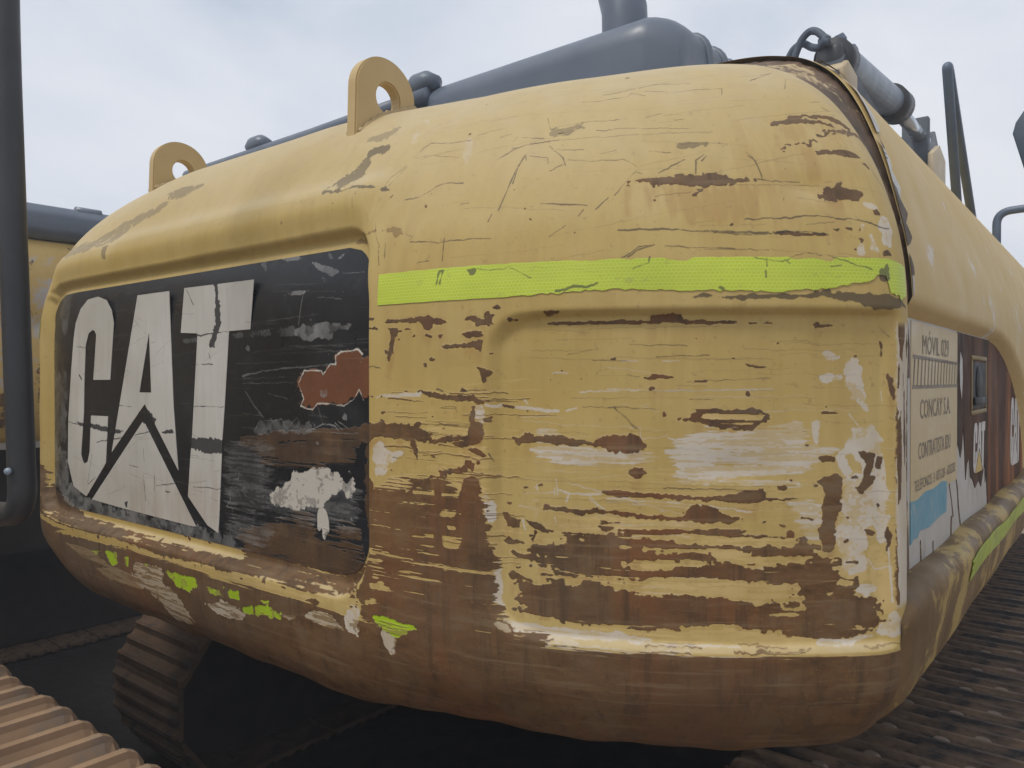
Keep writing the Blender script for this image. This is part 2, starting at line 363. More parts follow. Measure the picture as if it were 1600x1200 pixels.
('Pc',4,1.6,'h',1.2,[1216,-53,1271,-53,1297,-60,1271,-69,1223,-64]),
('Pr',5,1.5,'h',-1.0,[1214,-53,1271,-53,1304,-53,1284,-69,1227,-64]),
('Pd',3,0.7,'i',1.0,[1179,114,1207,118,1236,114,1280,116,1355,118,1366,125,1399,123,1429,121,1480,121,1526,112,1537,103,1456,96,1432,107,1383,112,1313,110,1220,112]),
('Pp',4,1.2,'i',1.0,[1421,15,1425,28,1438,28,1449,0,1460,-42,1458,-55,1440,-29,1429,-36,1427,-14]),
('Pp',4,1.3,'i',1.0,[1379,4,1421,4,1418,-3,1390,-5]),
('Pp',5,1.8,'i',1.0,[1388,37,1421,35,1421,28,1392,28]),
('Pp',6,1.1,'i',1.0,[1432,-71,1465,-64,1482,-75,1489,-146,1491,-194,1427,-194,1438,-161,1449,-141,1445,-106,1423,-108,1432,-143,1416,-137,1410,-113]),
('Pp',12,1.45,'h',1.0,[1174,-93,1223,-71,1319,-71,1339,-64,1363,-66,1370,-99,1412,-102,1421,-108,1361,-126,1366,-152,1284,-146,1159,-148,1181,-126,1165,-108]),
('Pp',8,1.3,'h',1.0,[1075,-108,1119,-108,1159,-113,1130,-121,1075,-121]),
('Pp',4,1.2,'i',1.0,[1374,-58,1383,-58,1379,-99,1374,-95]),
('Ld',1.2,0,'i',1.0,[1110,48,1192,46]),
('Ld',1.4,0,'i',1.0,[1148,30,1223,33]),
('Ld',1,0,'i',1.0,[1192,-5,1311,0]),
('Ld',1.4,0,'i',1.0,[1077,-42,1148,-44]),
('Ld',1.3,0,'i',1.0,[1084,-42,1119,-73]),
('Ld',1.6,0,'i',1.0,[1196,-29,1229,-31]),
('Ld',1.5,0,'i',1.0,[1333,-9,1346,-11]),
('Ld',1.5,0,'i',1.0,[1159,-157,1319,-161]),
('Ld',2.2,0,'i',1.0,[1095,213,1183,211,1284,202]),
('Ld',3.4,0,'i',1.0,[1317,206,1335,209,1396,204]),
('Ld',1.5,0,'i',1.0,[1161,187,1304,180]),
('Ld',1.8,0,'i',1.0,[1099,171,1124,187,1146,189]),
('Ld',2,0,'i',1.0,[1478,74,1495,59]),
('Lp',1.6,0,'i',1.0,[1077,-16,1165,-18,1315,-16]),
('Lp',2,0,'i',1.0,[1157,24,1181,24]),
('Lp',2,0,'i',1.0,[1099,24,1113,24]),
('Lp',1,0,'i',1.0,[1077,15,1141,8]),
('Lp',1.4,0,'i',1.0,[1124,-69,1126,-88,1165,-82]),
('Lp',3,0,'i',1.0,[1165,-86,1181,-88]),
('Lp',2.2,0,'i',1.0,[1429,-51,1449,-75]),
('Lp',1.5,0,'i',1.0,[1482,-20,1484,-33]),
('Lp',1.2,0,'i',1.0,[1126,-40,1150,-47]),
('Lp',2.4,0,'i',1.0,[1077,-174,1181,-179,1284,-190]),
('Lp',1.6,0,'i',1.0,[1113,-181,1249,-187]),
('Pr',1.6,0.6,'i',1.0,[915,-203,923,-201,930,-207,945,-212,939,-223,921,-223]),
('Pr',1.6,0.6,'i',1.0,[921,-187,932,-187,928,-192]),
('Pr',1.6,0.6,'i',1.0,[978,-187,987,-187,998,-190,1040,-192,1053,-192,1091,-194,1121,-196,1187,-198,1190,-187,1201,-179,1216,-183,1216,-205,1187,-203,1121,-203,1082,-198,1040,-198,1009,-196,983,-196]),
('Pr',1.6,0.6,'i',1.0,[952,-212,974,-216,998,-225,987,-229,967,-225,959,-220]),
('Pr',1.6,0.6,'i',1.0,[963,-245,967,-225,970,-227,965,-245]),
('Pr',1.6,0.6,'i',1.0,[917,-245,923,-238,934,-242,952,-247,930,-249]),
('Pr',1.6,0.6,'i',1.0,[928,-262,934,-258,943,-264,967,-262,972,-271,943,-269]),
('Pr',1.6,0.6,'i',1.0,[932,-282,948,-282,939,-286]),
('Pr',1.6,0.6,'i',1.0,[923,-295,932,-289,943,-295,954,-300,983,-304,965,-304,945,-302,932,-302]),
('Pr',1.6,0.6,'i',1.0,[961,-291,983,-289,1003,-291,983,-293]),
('Pr',1.6,0.6,'i',1.0,[1060,-207,1102,-209,1073,-212]),
('Pr',1.6,0.6,'i',1.0,[1069,-163,1102,-165,1161,-168,1216,-170,1216,-172,1161,-172,1102,-170,1069,-168]),
('Pr',1.6,0.6,'i',1.0,[994,-282,1042,-289,1031,-293,998,-289]),
('Pr',1.6,0.6,'i',1.0,[1038,-209,1060,-214,1088,-218,1077,-223,1060,-216]),
('Pr',2.2,0.9,'h',1.0,[959,-247,1000,-247,1003,-240,1009,-245,1025,-242,1020,-234,1007,-227,1088,-227,1095,-218,1113,-220,1119,-225,1115,-229,1141,-231,1172,-229,1187,-236,1216,-236,1216,-242,1190,-245,1176,-247,1128,-242,1126,-251,1143,-247,1152,-253,1181,-253,1216,-249,1216,-260,1157,-260,1141,-264,1102,-262,1097,-269,1113,-275,1141,-275,1181,-271,1216,-273,1216,-284,1181,-284,1141,-286,1102,-293,1082,-291,1051,-289,1020,-282,994,-282,967,-278,961,-260]),
('Pr',1.2,0.5,'h',-1.0,[1093,-242,1106,-242,1117,-245,1106,-247,1095,-247]),
('Pr',2,0.9,'h',1.0,[1093,-218,1121,-220,1161,-216,1181,-214,1216,-216,1216,-220,1172,-223,1141,-225,1113,-225]),
('Pr',2.2,0.7,'h',1.0,[934,-304,976,-308,983,-295,1016,-297,1014,-306,1031,-308,1049,-297,1069,-297,1091,-306,1121,-306,1139,-315,1168,-315,1174,-308,1216,-313,1216,-352,1196,-355,1181,-363,1150,-357,1141,-363,1102,-361,1025,-361,1009,-357,954,-352,934,-352,954,-344,937,-335,943,-324]),
('Pp',3,0.7,'h',1.2,[910,-348,926,-363,954,-366,1020,-368,1082,-368,1143,-372,1137,-381,1082,-381,998,-379,937,-377,917,-363]),
('Pc',4,0.9,'h',1.0,[1018,-361,1082,-361,1141,-363,1216,-363,1216,-381,1141,-377,1082,-370,1025,-366]),
('Pc',6,1.2,'h',1.0,[923,-357,976,-357,1016,-359,1016,-363,932,-361]),
('Pc',10,1.6,'h',1.0,[992,-198,1040,-198,1091,-201,1187,-203,1216,-203,1216,-216,1121,-218,1040,-227,1007,-227,1016,-212]),
('Pc',8,1.4,'h',1.0,[1025,-284,1066,-289,1102,-295,1216,-282,1216,-313,1141,-313,1102,-304,1049,-297,1016,-306]),
('Pc',6,1.5,'h',1.0,[1121,-227,1216,-220,1216,-234,1172,-229]),
('Pc',6,1.5,'h',1.0,[1143,-262,1216,-260,1216,-273,1121,-273]),
('Lp',2.6,0,'i',1.0,[1014,-168,1066,-168]),
('Lp',2.5,0,'i',1.0,[1020,-168,1016,-181]),
('Lp',1.5,0,'i',1.0,[1040,-159,1069,-165]),
('Lp',1.5,0,'i',1.0,[1051,-176,1064,-185]),
('Lp',1.8,0,'i',1.0,[941,-192,974,-194]),
('Lp',3,0,'i',1.0,[948,-212,952,-227]),
('Lp',1.4,0,'i',1.0,[1088,-170,1187,-196]),
('Lp',1.2,0,'i',1.0,[1102,-172,1161,-192]),
('Lp',2.5,0,'i',1.0,[998,-205,1000,-212]),
('Lp',1.2,0,'i',1.0,[998,-161,998,-172]),
('Lp',2.5,0,'i',1.0,[967,-161,972,-165]),
('Lp',1.5,0,'i',1.0,[970,-198,967,-212]),
('Lp',1.2,0,'i',1.0,[950,-172,998,-168]),
('Lp',2.5,0,'i',1.0,[965,-181,972,-181]),
('Pr',2,0.8,'i',1.0,[1198,-181,1209,-179,1218,-183,1236,-185,1240,-192,1267,-196,1260,-205,1225,-207,1198,-203]),
('Pr',2,0.8,'i',1.0,[1388,-150,1399,-143,1416,-143,1416,-168,1407,-207,1407,-245,1388,-247,1383,-220,1388,-190]),
('Pr',2,0.8,'i',1.0,[1315,-207,1335,-209,1335,-212]),
('Pr',2,0.8,'i',1.0,[1198,-216,1240,-216,1280,-216,1262,-223,1335,-225,1337,-218,1346,-220,1344,-227,1251,-225,1218,-223,1198,-220]),
('Pr',2,0.8,'i',1.0,[1449,-216,1462,-216,1471,-223,1460,-227]),
('Pr',2,0.8,'i',1.0,[1489,-242,1491,-209,1498,-225,1491,-253]),
('Pr',2,0.8,'i',1.0,[1322,-154,1337,-154,1335,-159,1324,-159]),
('Pr',2,0.8,'i',1.0,[1423,-262,1443,-262,1443,-267,1423,-264]),
('Pr',2,0.8,'i',1.0,[1473,-181,1484,-181,1478,-187]),
('Pr',2,0.8,'i',1.0,[1436,-157,1449,-146,1473,-137,1465,-152,1447,-165]),
('Pr',2,0.8,'i',1.0,[1300,-203,1306,-203,1306,-205,1300,-205]),
('Pr',2,0.8,'i',1.0,[1355,-198,1381,-201,1383,-203,1355,-201]),
('Pr',2,0.8,'i',1.0,[1418,-231,1427,-229,1429,-234,1421,-236]),
('Pr',2,0.8,'i',1.0,[1418,-198,1429,-198,1427,-203]),
('Pr',2,0.6,'h',1.0,[1198,-238,1247,-236,1269,-240,1300,-236,1326,-240,1346,-240,1352,-225,1377,-236,1377,-251,1392,-256,1412,-258,1414,-282,1438,-286,1445,-308,1467,-317,1478,-333,1489,-346,1476,-366,1438,-370,1394,-374,1383,-368,1352,-372,1330,-370,1326,-363,1278,-359,1260,-350,1198,-352,1198,-313,1216,-311,1262,-317,1293,-324,1313,-313,1317,-326,1352,-333,1363,-328,1352,-315,1361,-302,1368,-293,1322,-291,1273,-289,1198,-284,1198,-273,1220,-264,1198,-258,1203,-249,1223,-253,1242,-260,1282,-271,1300,-273,1322,-264,1368,-262,1355,-253,1317,-251,1282,-253,1271,-245,1240,-242,1198,-242]),
('Pr',1.5,0.8,'i',-1.0,[1416,-286,1436,-291,1432,-297,1407,-295]),
('Pr',1.5,0.8,'i',-1.0,[1308,-335,1335,-333,1357,-337,1348,-341,1313,-339]),
('Pr',1.5,0.8,'i',-1.0,[1392,-306,1410,-304,1399,-311]),
('Pr',1.5,0.8,'i',-1.0,[1434,-355,1447,-355,1456,-361,1445,-361]),
('Pr',1.5,0.8,'i',-1.0,[1385,-271,1392,-273,1390,-275]),
('Pr',1.5,0.8,'i',-1.0,[1348,-267,1366,-269,1359,-269]),
('Pp',7,1.3,'i',1.0,[1416,-143,1438,-137,1473,-154,1491,-159,1491,-209,1484,-242,1473,-209,1451,-212,1454,-275,1416,-282,1410,-256,1407,-223,1418,-179]),
('Pc',6,1.0,'i',1.0,[1407,-223,1454,-227,1454,-291,1416,-284]),
('Pp',8,1.5,'h',1.0,[1335,-176,1385,-179,1385,-236,1346,-220,1352,-201]),
('Pp',4,0.9,'h',1.0,[1440,-291,1476,-300,1462,-315,1449,-308]),
('Pp',3,0.5,'i',1.2,[1471,-368,1493,-346,1504,-335,1528,-370,1498,-374]),
('Pp',3,1.0,'h',1.0,[1381,-372,1425,-374,1462,-368,1476,-370,1423,-383,1385,-383]),
('Pc',3,0.7,'h',1.2,[1198,-357,1262,-355,1326,-366,1388,-372,1381,-383,1304,-383,1198,-381]),
('Pc',6,1.3,'h',1.0,[1198,-242,1269,-242,1317,-264,1300,-273,1240,-258,1218,-251]),
('Pc',6,1.3,'h',1.0,[1198,-289,1348,-293,1363,-304,1352,-315,1304,-313,1293,-319,1240,-313,1198,-308]),
('Pc',6,1.5,'h',1.0,[1198,-220,1282,-225,1344,-227,1346,-240,1269,-238,1198,-236]),
('Pc',10,1.5,'i',1.0,[1458,-240,1498,-258,1500,-333,1487,-346,1476,-317]),
('Lp',2,0,'i',1.0,[1458,-258,1471,-275,1498,-271]),
('Lp',3.4,0,'i',1.0,[1489,-137,1487,-203,1495,-258,1500,-322]),
('Lc',3,0,'i',1.0,[1487,-324,1495,-267,1491,-203]),
('Pr',5,0.9,'h',1.0,[611,-295,706,-275,745,-262,791,-267,816,-253,851,-240,864,-181,866,-161,879,-159,886,-179,893,-212,899,-260,906,-280,899,-313,910,-344,934,-374,992,-377,994,-458,569,-546,609,-462,648,-368,655,-352]),
('Pr',5,0.9,'v',1.0,[798,-154,816,-154,818,-267,798,-269]),
('Pr',6,1.0,'i',1.0,[851,-152,877,-150,893,-242,851,-251]),
('Pr',14,1.55,'h',0.95,[620,-181,802,-159,855,-181,862,-258,624,-297]),
('Pr',10,1.1,'h',1.0,[763,-194,855,-181,862,-234,785,-247]),
('Pr',3,0.8,'i',1.0,[615,-172,670,-163,655,-284,679,-348,644,-377,635,-372,611,-300]),
('Pr',3,1.0,'i',1.0,[662,-95,653,-150,677,-179,635,-229,615,-231,618,-165,620,-117]),
('Pc',12,1.6,'h',1.0,[635,-174,802,-154,851,-161,851,-181,745,-198,653,-198]),
('Pp',5,1.1,'i',0.9,[893,-269,910,-271,915,-319,917,-352,904,-337,899,-313,904,-289]),
('Pp',6,1.5,'i',1.0,[886,-174,899,-174,906,-212,899,-218,890,-192]),
('Pp',5,1.0,'i',0.6,[899,-368,919,-368,934,-377,945,-381,930,-379]),
('Pp',5,1.5,'i',1.0,[895,-174,901,-174,901,-203,895,-198]),
('Pr',3,1.3,'h',-1.0,[673,-324,690,-322,686,-330,670,-330]),
('Pr',3,1.3,'h',-1.0,[664,-337,686,-333,717,-344,659,-352]),
('Pr',3,1.3,'h',-1.0,[651,-372,679,-366,681,-370,651,-379]),
('Pr',3,1.3,'h',-1.0,[640,-295,706,-280,703,-289,675,-293]),
('Pr',3,1.3,'h',-1.0,[637,-306,697,-293,690,-304,677,-306]),
('Pr',3,1.3,'h',-1.0,[818,-247,846,-245,844,-264,820,-264]),
('Pr',3,1.3,'h',-1.0,[813,-205,851,-203,838,-214,816,-214]),
('Pr',3,1.3,'h',-1.0,[822,-229,842,-229,838,-234]),
('Pr',3,1.3,'h',-1.0,[745,-300,769,-295,756,-300]),
('Pg',2,0.9,'h',1.0,[662,-396,695,-390,730,-394,761,-394,745,-410,717,-421,692,-414,677,-403]),
('Pp',2.5,0.8,'v',0.9,[686,-416,723,-418,710,-462,697,-443]),
('Pp',2,0.5,'i',1.1,[596,-412,618,-385,635,-385,633,-438,598,-434]),
('Pr',2,0.8,'h',-1.0,[-643,-418,-537,-401,-207,-390,-36,-396,136,-390,301,-392,448,-392,560,-381,626,-361,604,-390,565,-392,501,-396,411,-403,301,-403,186,-403,24,-403,-163,-401,-405,-412]),
('Pc',3,1.2,'h',0.9,[-207,-390,-36,-396,136,-390,301,-390,446,-392,560,-381,626,-361,604,-390,565,-392,411,-403,186,-403,24,-403,-163,-401]),
('Pr',2,0.7,'v',-1.0,[593,-121,618,-121,618,-231,653,-330,629,-357,598,-234]),
('Pg',1.8,0.8,'i',1.0,[-27,-427,39,-427,105,-423,107,-438,72,-458,19,-454]),
('Pg',1.8,0.8,'i',1.0,[145,-434,197,-434,213,-445,160,-447]),
('Pg',1.8,0.8,'i',1.0,[230,-427,270,-423,272,-438,235,-443]),
('Pg',1.8,0.8,'i',1.0,[281,-451,316,-443,316,-460,281,-462]),
('Pg',1.8,0.8,'i',1.0,[323,-445,371,-427,382,-436,411,-440,409,-451,373,-456,360,-449,318,-460]),
('Pg',1.8,0.8,'i',1.0,[-322,-427,-258,-421,-258,-447,-295,-458]),
('Pg',1.8,0.8,'i',1.0,[-221,-425,-196,-423,-203,-449,-218,-447]),
('Pg',1.8,0.8,'i',1.0,[-401,-438,-342,-427,-375,-443]),
('Pg',1.8,0.8,'i',1.0,[-122,-425,-102,-425,-111,-438]),
('Pg',1.8,0.8,'i',1.0,[340,-427,382,-421,356,-432]),
('Pg',1.8,0.8,'i',1.0,[211,-423,222,-421,217,-429]),
('Pp',3,1.1,'h',0.75,[-168,-432,-40,-423,-40,-458,21,-476,46,-539,-49,-542,-93,-495,-188,-476]),
('Pp',3,1.1,'h',0.9,[131,-473,219,-449,290,-465,266,-478,195,-487]),
('Pp',3,1.1,'h',0.8,[481,-432,512,-414,563,-412,593,-434,534,-438]),
('Pp',3,1.1,'h',0.4,[-394,-480,-271,-458,-181,-465,-144,-491,-344,-495]),
('Pp',3,1.1,'h',0.35,[-564,-436,-386,-436,-298,-462,-474,-460]),
('Pp',3,1.1,'h',0.6,[391,-445,459,-436,439,-449]),
('Pr',1.2,0.35,'i',1.0,[538,39,552,46,580,48,600,50,611,41,615,33,651,37,629,-36,613,-38,602,-20,589,-36,576,-42,560,-49,527,-47,486,-47,470,-58,435,-51,444,-38,428,-9,446,15,497,13,501,6,523,24,538,24]),
('Po',1.2,0.35,'i',1.0,[538,39,552,46,580,48,600,50,611,41,615,33,651,37,629,-36,613,-38,602,-20,589,-36,576,-42,560,-49,527,-47,486,-47,470,-58,435,-51,444,-38,428,-9,446,15,497,13,501,6,523,24,538,24]),
('Lp',3.4,0,'i',1.0,[538,39,552,46,580,48,600,50,611,41]),
('Lp',3.2,0,'i',1.0,[613,-38,602,-20,589,-36,576,-42,560,-49,527,-47,486,-47,470,-58,435,-51,444,-38,428,-9,446,15,497,13,501,6,523,24,538,24,538,39]),
('Ps',2,0.8,'i',1.0,[488,-22,510,-20,514,-31,499,-36]),
('Ps',4,1,'i',0.85,[279,246,283,255,327,257,391,248,428,231,384,235,329,248,299,239,307,224,294,217]),
('Ps',4,1,'i',0.85,[431,231,481,217,527,200,549,191,512,195,470,211]),
('Ps',3,0.8,'i',0.85,[492,242,508,237,516,222,503,222]),
('Ps',3,0.8,'i',0.85,[523,222,547,235,543,224]),
('Ps',2,0.6,'i',0.85,[490,191,503,187,499,178]),
('Ps',3,1,'i',0.85,[402,169,446,167,461,176,457,165,435,160,365,162]),
('Ps',3,1,'i',0.85,[534,160,556,154,589,158,556,158]),
('Ps',4,1.0,'i',0.85,[420,90,446,101,523,99,587,96,580,88,530,81,523,68,501,74,464,70,417,79]),
('Ps',4,1.6,'i',0.4,[4,85,241,92,417,96,417,81,241,85,4,79]),
('Ls',3.4,0,'i',0.6,[241,4,307,13,400,19,527,24]),
('Ls',3.6,0,'i',0.6,[248,-25,281,-55,312,-77]),
('Ls',2.2,0,'i',0.6,[437,158,428,101]),
('Ls',1.8,0,'i',0.6,[481,151,552,143]),
('Ls',1.8,0,'i',0.6,[549,193,607,189]),
('Ls',1.2,0,'i',0.6,[241,-11,417,-9]),
('Ls',1.6,0,'i',0.6,[332,-31,393,-40]),
('Ls',1.5,0,'i',0.6,[171,99,241,99,281,94]),
('Ls',1.4,0,'i',0.6,[486,-53,501,-84]),
('Pp',5,1.3,'i',1.25,[332,-225,360,-212,402,-194,415,-168,422,-183,450,-179,483,-163,530,-170,552,-174,565,-187,582,-157,587,-181,591,-198,571,-214,552,-198,519,-212,501,-234,461,-236,433,-249,340,-251]),
('Pp',5,1.2,'v',1.0,[481,-247,508,-236,519,-264,514,-293,494,-291,508,-273,483,-280]),
('Ps',10,1.3,'i',0.6,[281,-110,301,-86,373,-80,409,-84,490,-84,503,-93,422,-102]),
('Ps',25,1.7,'h',0.6,[307,-220,598,-194,598,-267,307,-273]),
('Ls',2.4,0,'i',1.0,[281,-106,301,-86,373,-80,391,-97,422,-75,433,-80]),
('Ls',2.4,0,'i',1.0,[415,-91,461,-97,503,-84,536,-86,545,-93]),
('Ls',1.5,0,'i',1.0,[241,-73,314,-75]),
('Ls',1.8,0,'i',1.0,[536,-80,556,-91]),
('Ls',1.8,0,'i',1.0,[545,-77,571,-88]),
('Ls',2,0,'i',1.0,[556,-262,578,-267,593,-264]),
('Ls',1.2,0,'i',1.0,[241,-102,598,-97]),
('Pr',3,0.8,'h',1.0,[226,-119,373,-102,618,-86,624,-102,545,-113,433,-117,226,-141]),
('Pr',18,1.2,'h',1.0,[226,-322,340,-278,461,-249,490,-289,545,-267,593,-247,637,-348,611,-363,514,-374,272,-381]),
('Pr',10,1.4,'h',0.9,[261,-128,593,-110,593,-141,490,-161,307,-168]),
('Pr',6,1.0,'h',1.0,[-883,-240,-788,-245,-775,-313,-584,-333,-502,-366,-179,-370,90,-372,347,-370,371,-381,57,-399,-287,-390,-874,-388]),
('Ps',10,1.6,'i',0.75,[-795,-196,-628,-194,-610,-286,-500,-315,-205,-322,59,-324,228,-333,230,-366,-23,-377,-502,-366,-777,-304]),
('Ps',14,1.9,'i',0.45,[-795,17,-625,19,-628,-183,-793,-192]),
('Ps',30,1.8,'h',0.5,[186,-128,329,-117,329,-319,184,-339]),
('Ps',12,1.0,'v',0.3,[-727,264,-634,261,-617,143,-652,112,-716,193]),
('Ls',2.2,0,'i',1.0,[197,-187,191,-212,224,-207,228,-194]),
('Ls',2,0,'i',1.0,[224,-227,233,-253]),
('Ls',2,0,'i',1.0,[250,-218,239,-229,252,-240]),
('Ls',2.2,0,'i',1.0,[191,-236,195,-253,180,-267,202,-269,202,-278]),
('Ls',2.4,0,'i',1.0,[184,-304,217,-295,233,-306,222,-317,195,-313,191,-326]),
('Ls',2.4,0,'i',1.0,[290,-236,314,-234,310,-240]),
('Ls',2,0,'i',1.0,[270,-247,285,-253]),
('Ls',1.6,0,'i',1.0,[206,-337,200,-366]),
('Ls',1.6,0,'i',1.0,[259,-267,285,-264]),
('Pd',2,0.9,'i',1.0,[-553,-115,-524,-119,-454,-119,-372,-124,-273,-130,-309,-137,-372,-137,-454,-132,-542,-126]),
('Pd',2,0.9,'i',1.0,[-93,-124,-40,-117,-34,-126,-80,-126]),
('Pd',2,0.9,'i',1.0,[37,-132,175,-128,167,-143,167,-159,96,-159,37,-152]),
('Pd',2,0.9,'i',1.0,[-276,-304,-260,-302,-262,-317,-271,-317]),
('Pd',2,0.9,'i',1.0,[-210,-91,-161,-75,-113,-95,-133,-132,-161,-113,-190,-104]),
('Pd',2,0.5,'i',1.0,[127,206,151,202,162,116,134,61,114,70,138,110,140,176]),
('Ld',2.6,0,'i',1.0,[-628,-117,-524,-126]),
('Ld',2.4,0,'i',1.0,[-430,-165,-278,-146,-146,-126]),
('Ld',2.2,0,'i',1.0,[-179,-229,-166,-291]),
('Ld',3,0,'i',1.0,[-124,-227,-126,-262]),
('Ld',2,0,'i',1.0,[-119,-251,-27,-238]),
('Ld',2,0,'i',1.0,[-249,-212,-203,-214]),
('Ld',2,0,'i',1.0,[-438,-258,-482,-280]),
('Ld',1.4,0,'i',1.0,[-179,-165,-174,-198]),
('Ld',2,0,'i',1.0,[-315,-69,-240,-69]),
('Ld',2.4,0,'i',1.0,[46,-62,173,-60]),
('Ld',1.6,0,'i',1.0,[48,-238,158,-234]),
('Ld',3,0,'i',1.0,[-73,-260,-53,-260]),
('Ld',2,0,'i',1.0,[-137,-300,-137,-311]),
('Ld',2,0,'i',1.0,[-456,-198,-482,-275]),
('Ld',2.4,0,'i',1.0,[-551,83,-491,79]),
('Ld',2,0,'i',1.0,[21,198,52,158]),
('Ld',3,0,'i',1.0,[70,92,186,96]),
('Ld',5,0,'i',1.0,[-533,8,-518,-5]),
('Ld',2,0,'i',1.0,[114,52,120,41]),
('Ld',2,0,'i',1.0,[85,30,131,28]),
('Pt',40,1.8,'v',0.4,[-311,-291,48,-238,162,-234,151,-313,-3,-326,-357,-324]),
('Ld',6,0,'i',1.0,[805,147,809,165,816,165,811,147]),
('Ld',1.8,0,'i',1.0,[930,165,943,160,965,147]),
('Ld',4.5,0,'i',1.0,[1003,125,1031,132,1049,132,1064,136]),
('Ld',1.6,0,'i',1.0,[875,165,923,162,932,167]),
('Pd',2,0.5,'i',1.0,[860,165,871,167,877,165,875,156,864,156]),
('Ld',2.4,0,'i',1.0,[1115,156,1137,162,1139,171]),
('Ld',2.2,0,'i',1.0,[1286,169,1302,165,1330,165,1335,162]),
('Ld',3,0,'i',1.0,[1302,167,1302,156]),
('Ld',4,0,'i',1.0,[1300,149,1300,140]),
('Ld',3,0,'i',1.0,[1330,165,1339,171,1361,176,1383,173]),
('Ld',2,0,'i',1.0,[1392,173,1432,160,1456,154]),
('Ld',2,0,'i',1.0,[1394,156,1410,160]),
('Ld',5,0,'i',1.0,[1236,127,1240,125]),
('Pd',3,1.4,'i',1.0,[1467,151,1482,165,1491,140,1471,134])]
LET={'C':[(-0.6122,-0.2283),(-0.6062,-0.1101),(-0.5844,0.0192),(-0.5669,0.1043),(-0.5529,0.1462),(-0.5211,0.183),(-0.4771,0.205),(-0.4177,0.2086),(-0.3686,0.1963),(-0.3409,0.1693),(-0.3293,0.1363),(-0.3504,-0.0046),(-0.4466,-0.0048),(-0.4286,0.111),(-0.4369,0.1206),(-0.4479,0.1248),(-0.4736,0.1164),(-0.4913,0.0868),(-0.5011,-0.0155),(-0.5045,-0.0916),(-0.5224,-0.2031),(-0.5146,-0.2179),(-0.5032,-0.2266),(-0.483,-0.2195),(-0.4707,-0.1923),(-0.4611,-0.0979),(-0.3632,-0.0967),(-0.3764,-0.2159),(-0.4909,-0.3111),(-0.5711,-0.2916)],'A':[(-0.2043,0.1976),(-0.0533,0.1973),(-0.0357,-0.0621),(-0.0156,-0.2071),(-0.1706,-0.0617),(-0.3441,-0.1865)],'hole':[(-0.1482,0.1076),(-0.1389,-0.0343),(-0.1968,-0.0343)],'V':[(-0.178,-0.1012),(0.059,-0.3243),(0.0347,-0.3256),(-0.2791,-0.3209),(-0.4582,-0.3162)],'T':[(0.0135,0.1989),(0.2834,0.1964),(0.2703,0.0978),(0.1926,0.097),(0.1754,-0.0573),(0.1668,-0.1239),(0.153,-0.2977),(0.1489,-0.3271),(0.1062,-0.3155),(0.0259,-0.2613),(0.0369,-0.1746),(0.0451,-0.1235),(0.0687,0.0967),(-0.0028,0.1006)]}

# ------------------------------------------------------------------ wear maps (plan length s, profile length v; 1 mm per texel)
S0,S1,V0,V1=-1.0,1.56,-.72,.86; PX=.001
TW,TH=int((S1-S0)/PX),int((V1-V0)/PX)
def vnoise(w,h,cx,cy,seed):
    r=np.random.default_rng(seed); gw,gh=int(w/cx)+3,int(h/cy)+3; g=r.random((gh,gw),dtype=np.float32)
    y=np.arange(h)/cy; x=np.arange(w)/cx; yi=y.astype(int); xi=x.astype(int)
    fy=(y-yi).astype(np.float32); fx=(x-xi).astype(np.float32); fy=fy*fy*(3-2*fy); fx=fx*fx*(3-2*fx)
    rows=g[:,xi]*(1-fx)+g[:,xi+1]*fx
    return rows[yi]*(1-fy)[:,None]+rows[yi+1]*fy[:,None]
def fb(cells,ws,seed):
    o=0
    for k,((cx,cy),w) in enumerate(zip(cells,ws)): o=o+w*vnoise(TW,TH,cx,cy,seed*10+k)
    o=o/sum(ws); return ((o-o.mean())/(o.std()*4.2)+.5).astype(np.float32)
NZ={'i':fb([(34,28),(14,12),(6,5),(2.6,2.4)],[1,.8,.6,.4],1),'h':fb([(300,16),(150,6),(80,3.0),(30,2.0),(7,1.6)],[.7,1,1,.8,.35],2),'v':fb([(20,160),(8,80),(4,40),(3,12)],[1,.8,.6,.3],3)}
NZ['f']=fb([(90,5),(40,3),(14,2),(5,1.6)],[1,1,.8,.5],4); NZ['x']=fb([(24,18),(10,8),(5,4),(2.4,2.2)],[.6,1,.9,.7],5); NZ['y']=fb([(24,18),(10,8),(5,4),(2.4,2.2)],[.6,1,.9,.7],6)
CH={k:np.zeros((TH,TW),dtype=np.float32) for k in 'rpdtgcso'}
def box1(a,k,ax):
    k=max(int(k),0)
    if k==0: return a
    n=2*k+1; pad=[(0,0),(0,0)]; pad[ax]=(k+1,k); c=np.cumsum(np.pad(a,pad,mode='edge'),axis=ax,dtype=np.float64)
    sl1=[slice(None)]*2; sl2=[slice(None)]*2; sl1[ax]=slice(n,None); sl2[ax]=slice(0,-n)
    return ((c[tuple(sl1)]-c[tuple(sl2)])/n).astype(np.float32)
def win(xs,ys,m):
    x0=max(int(xs.min()-m),0); x1=min(int(xs.max()+m)+1,TW); y0=max(int(ys.min()-m),0); y1=min(int(ys.max()+m)+1,TH)
    return x0,x1,y0,y1
def apply(ch,sl,m,w):
    if w<0: CH[ch][sl]*=(1-np.clip(m,0,1))
    else: CH[ch][sl]=np.maximum(CH[ch][sl],np.clip(m*w,0,1))
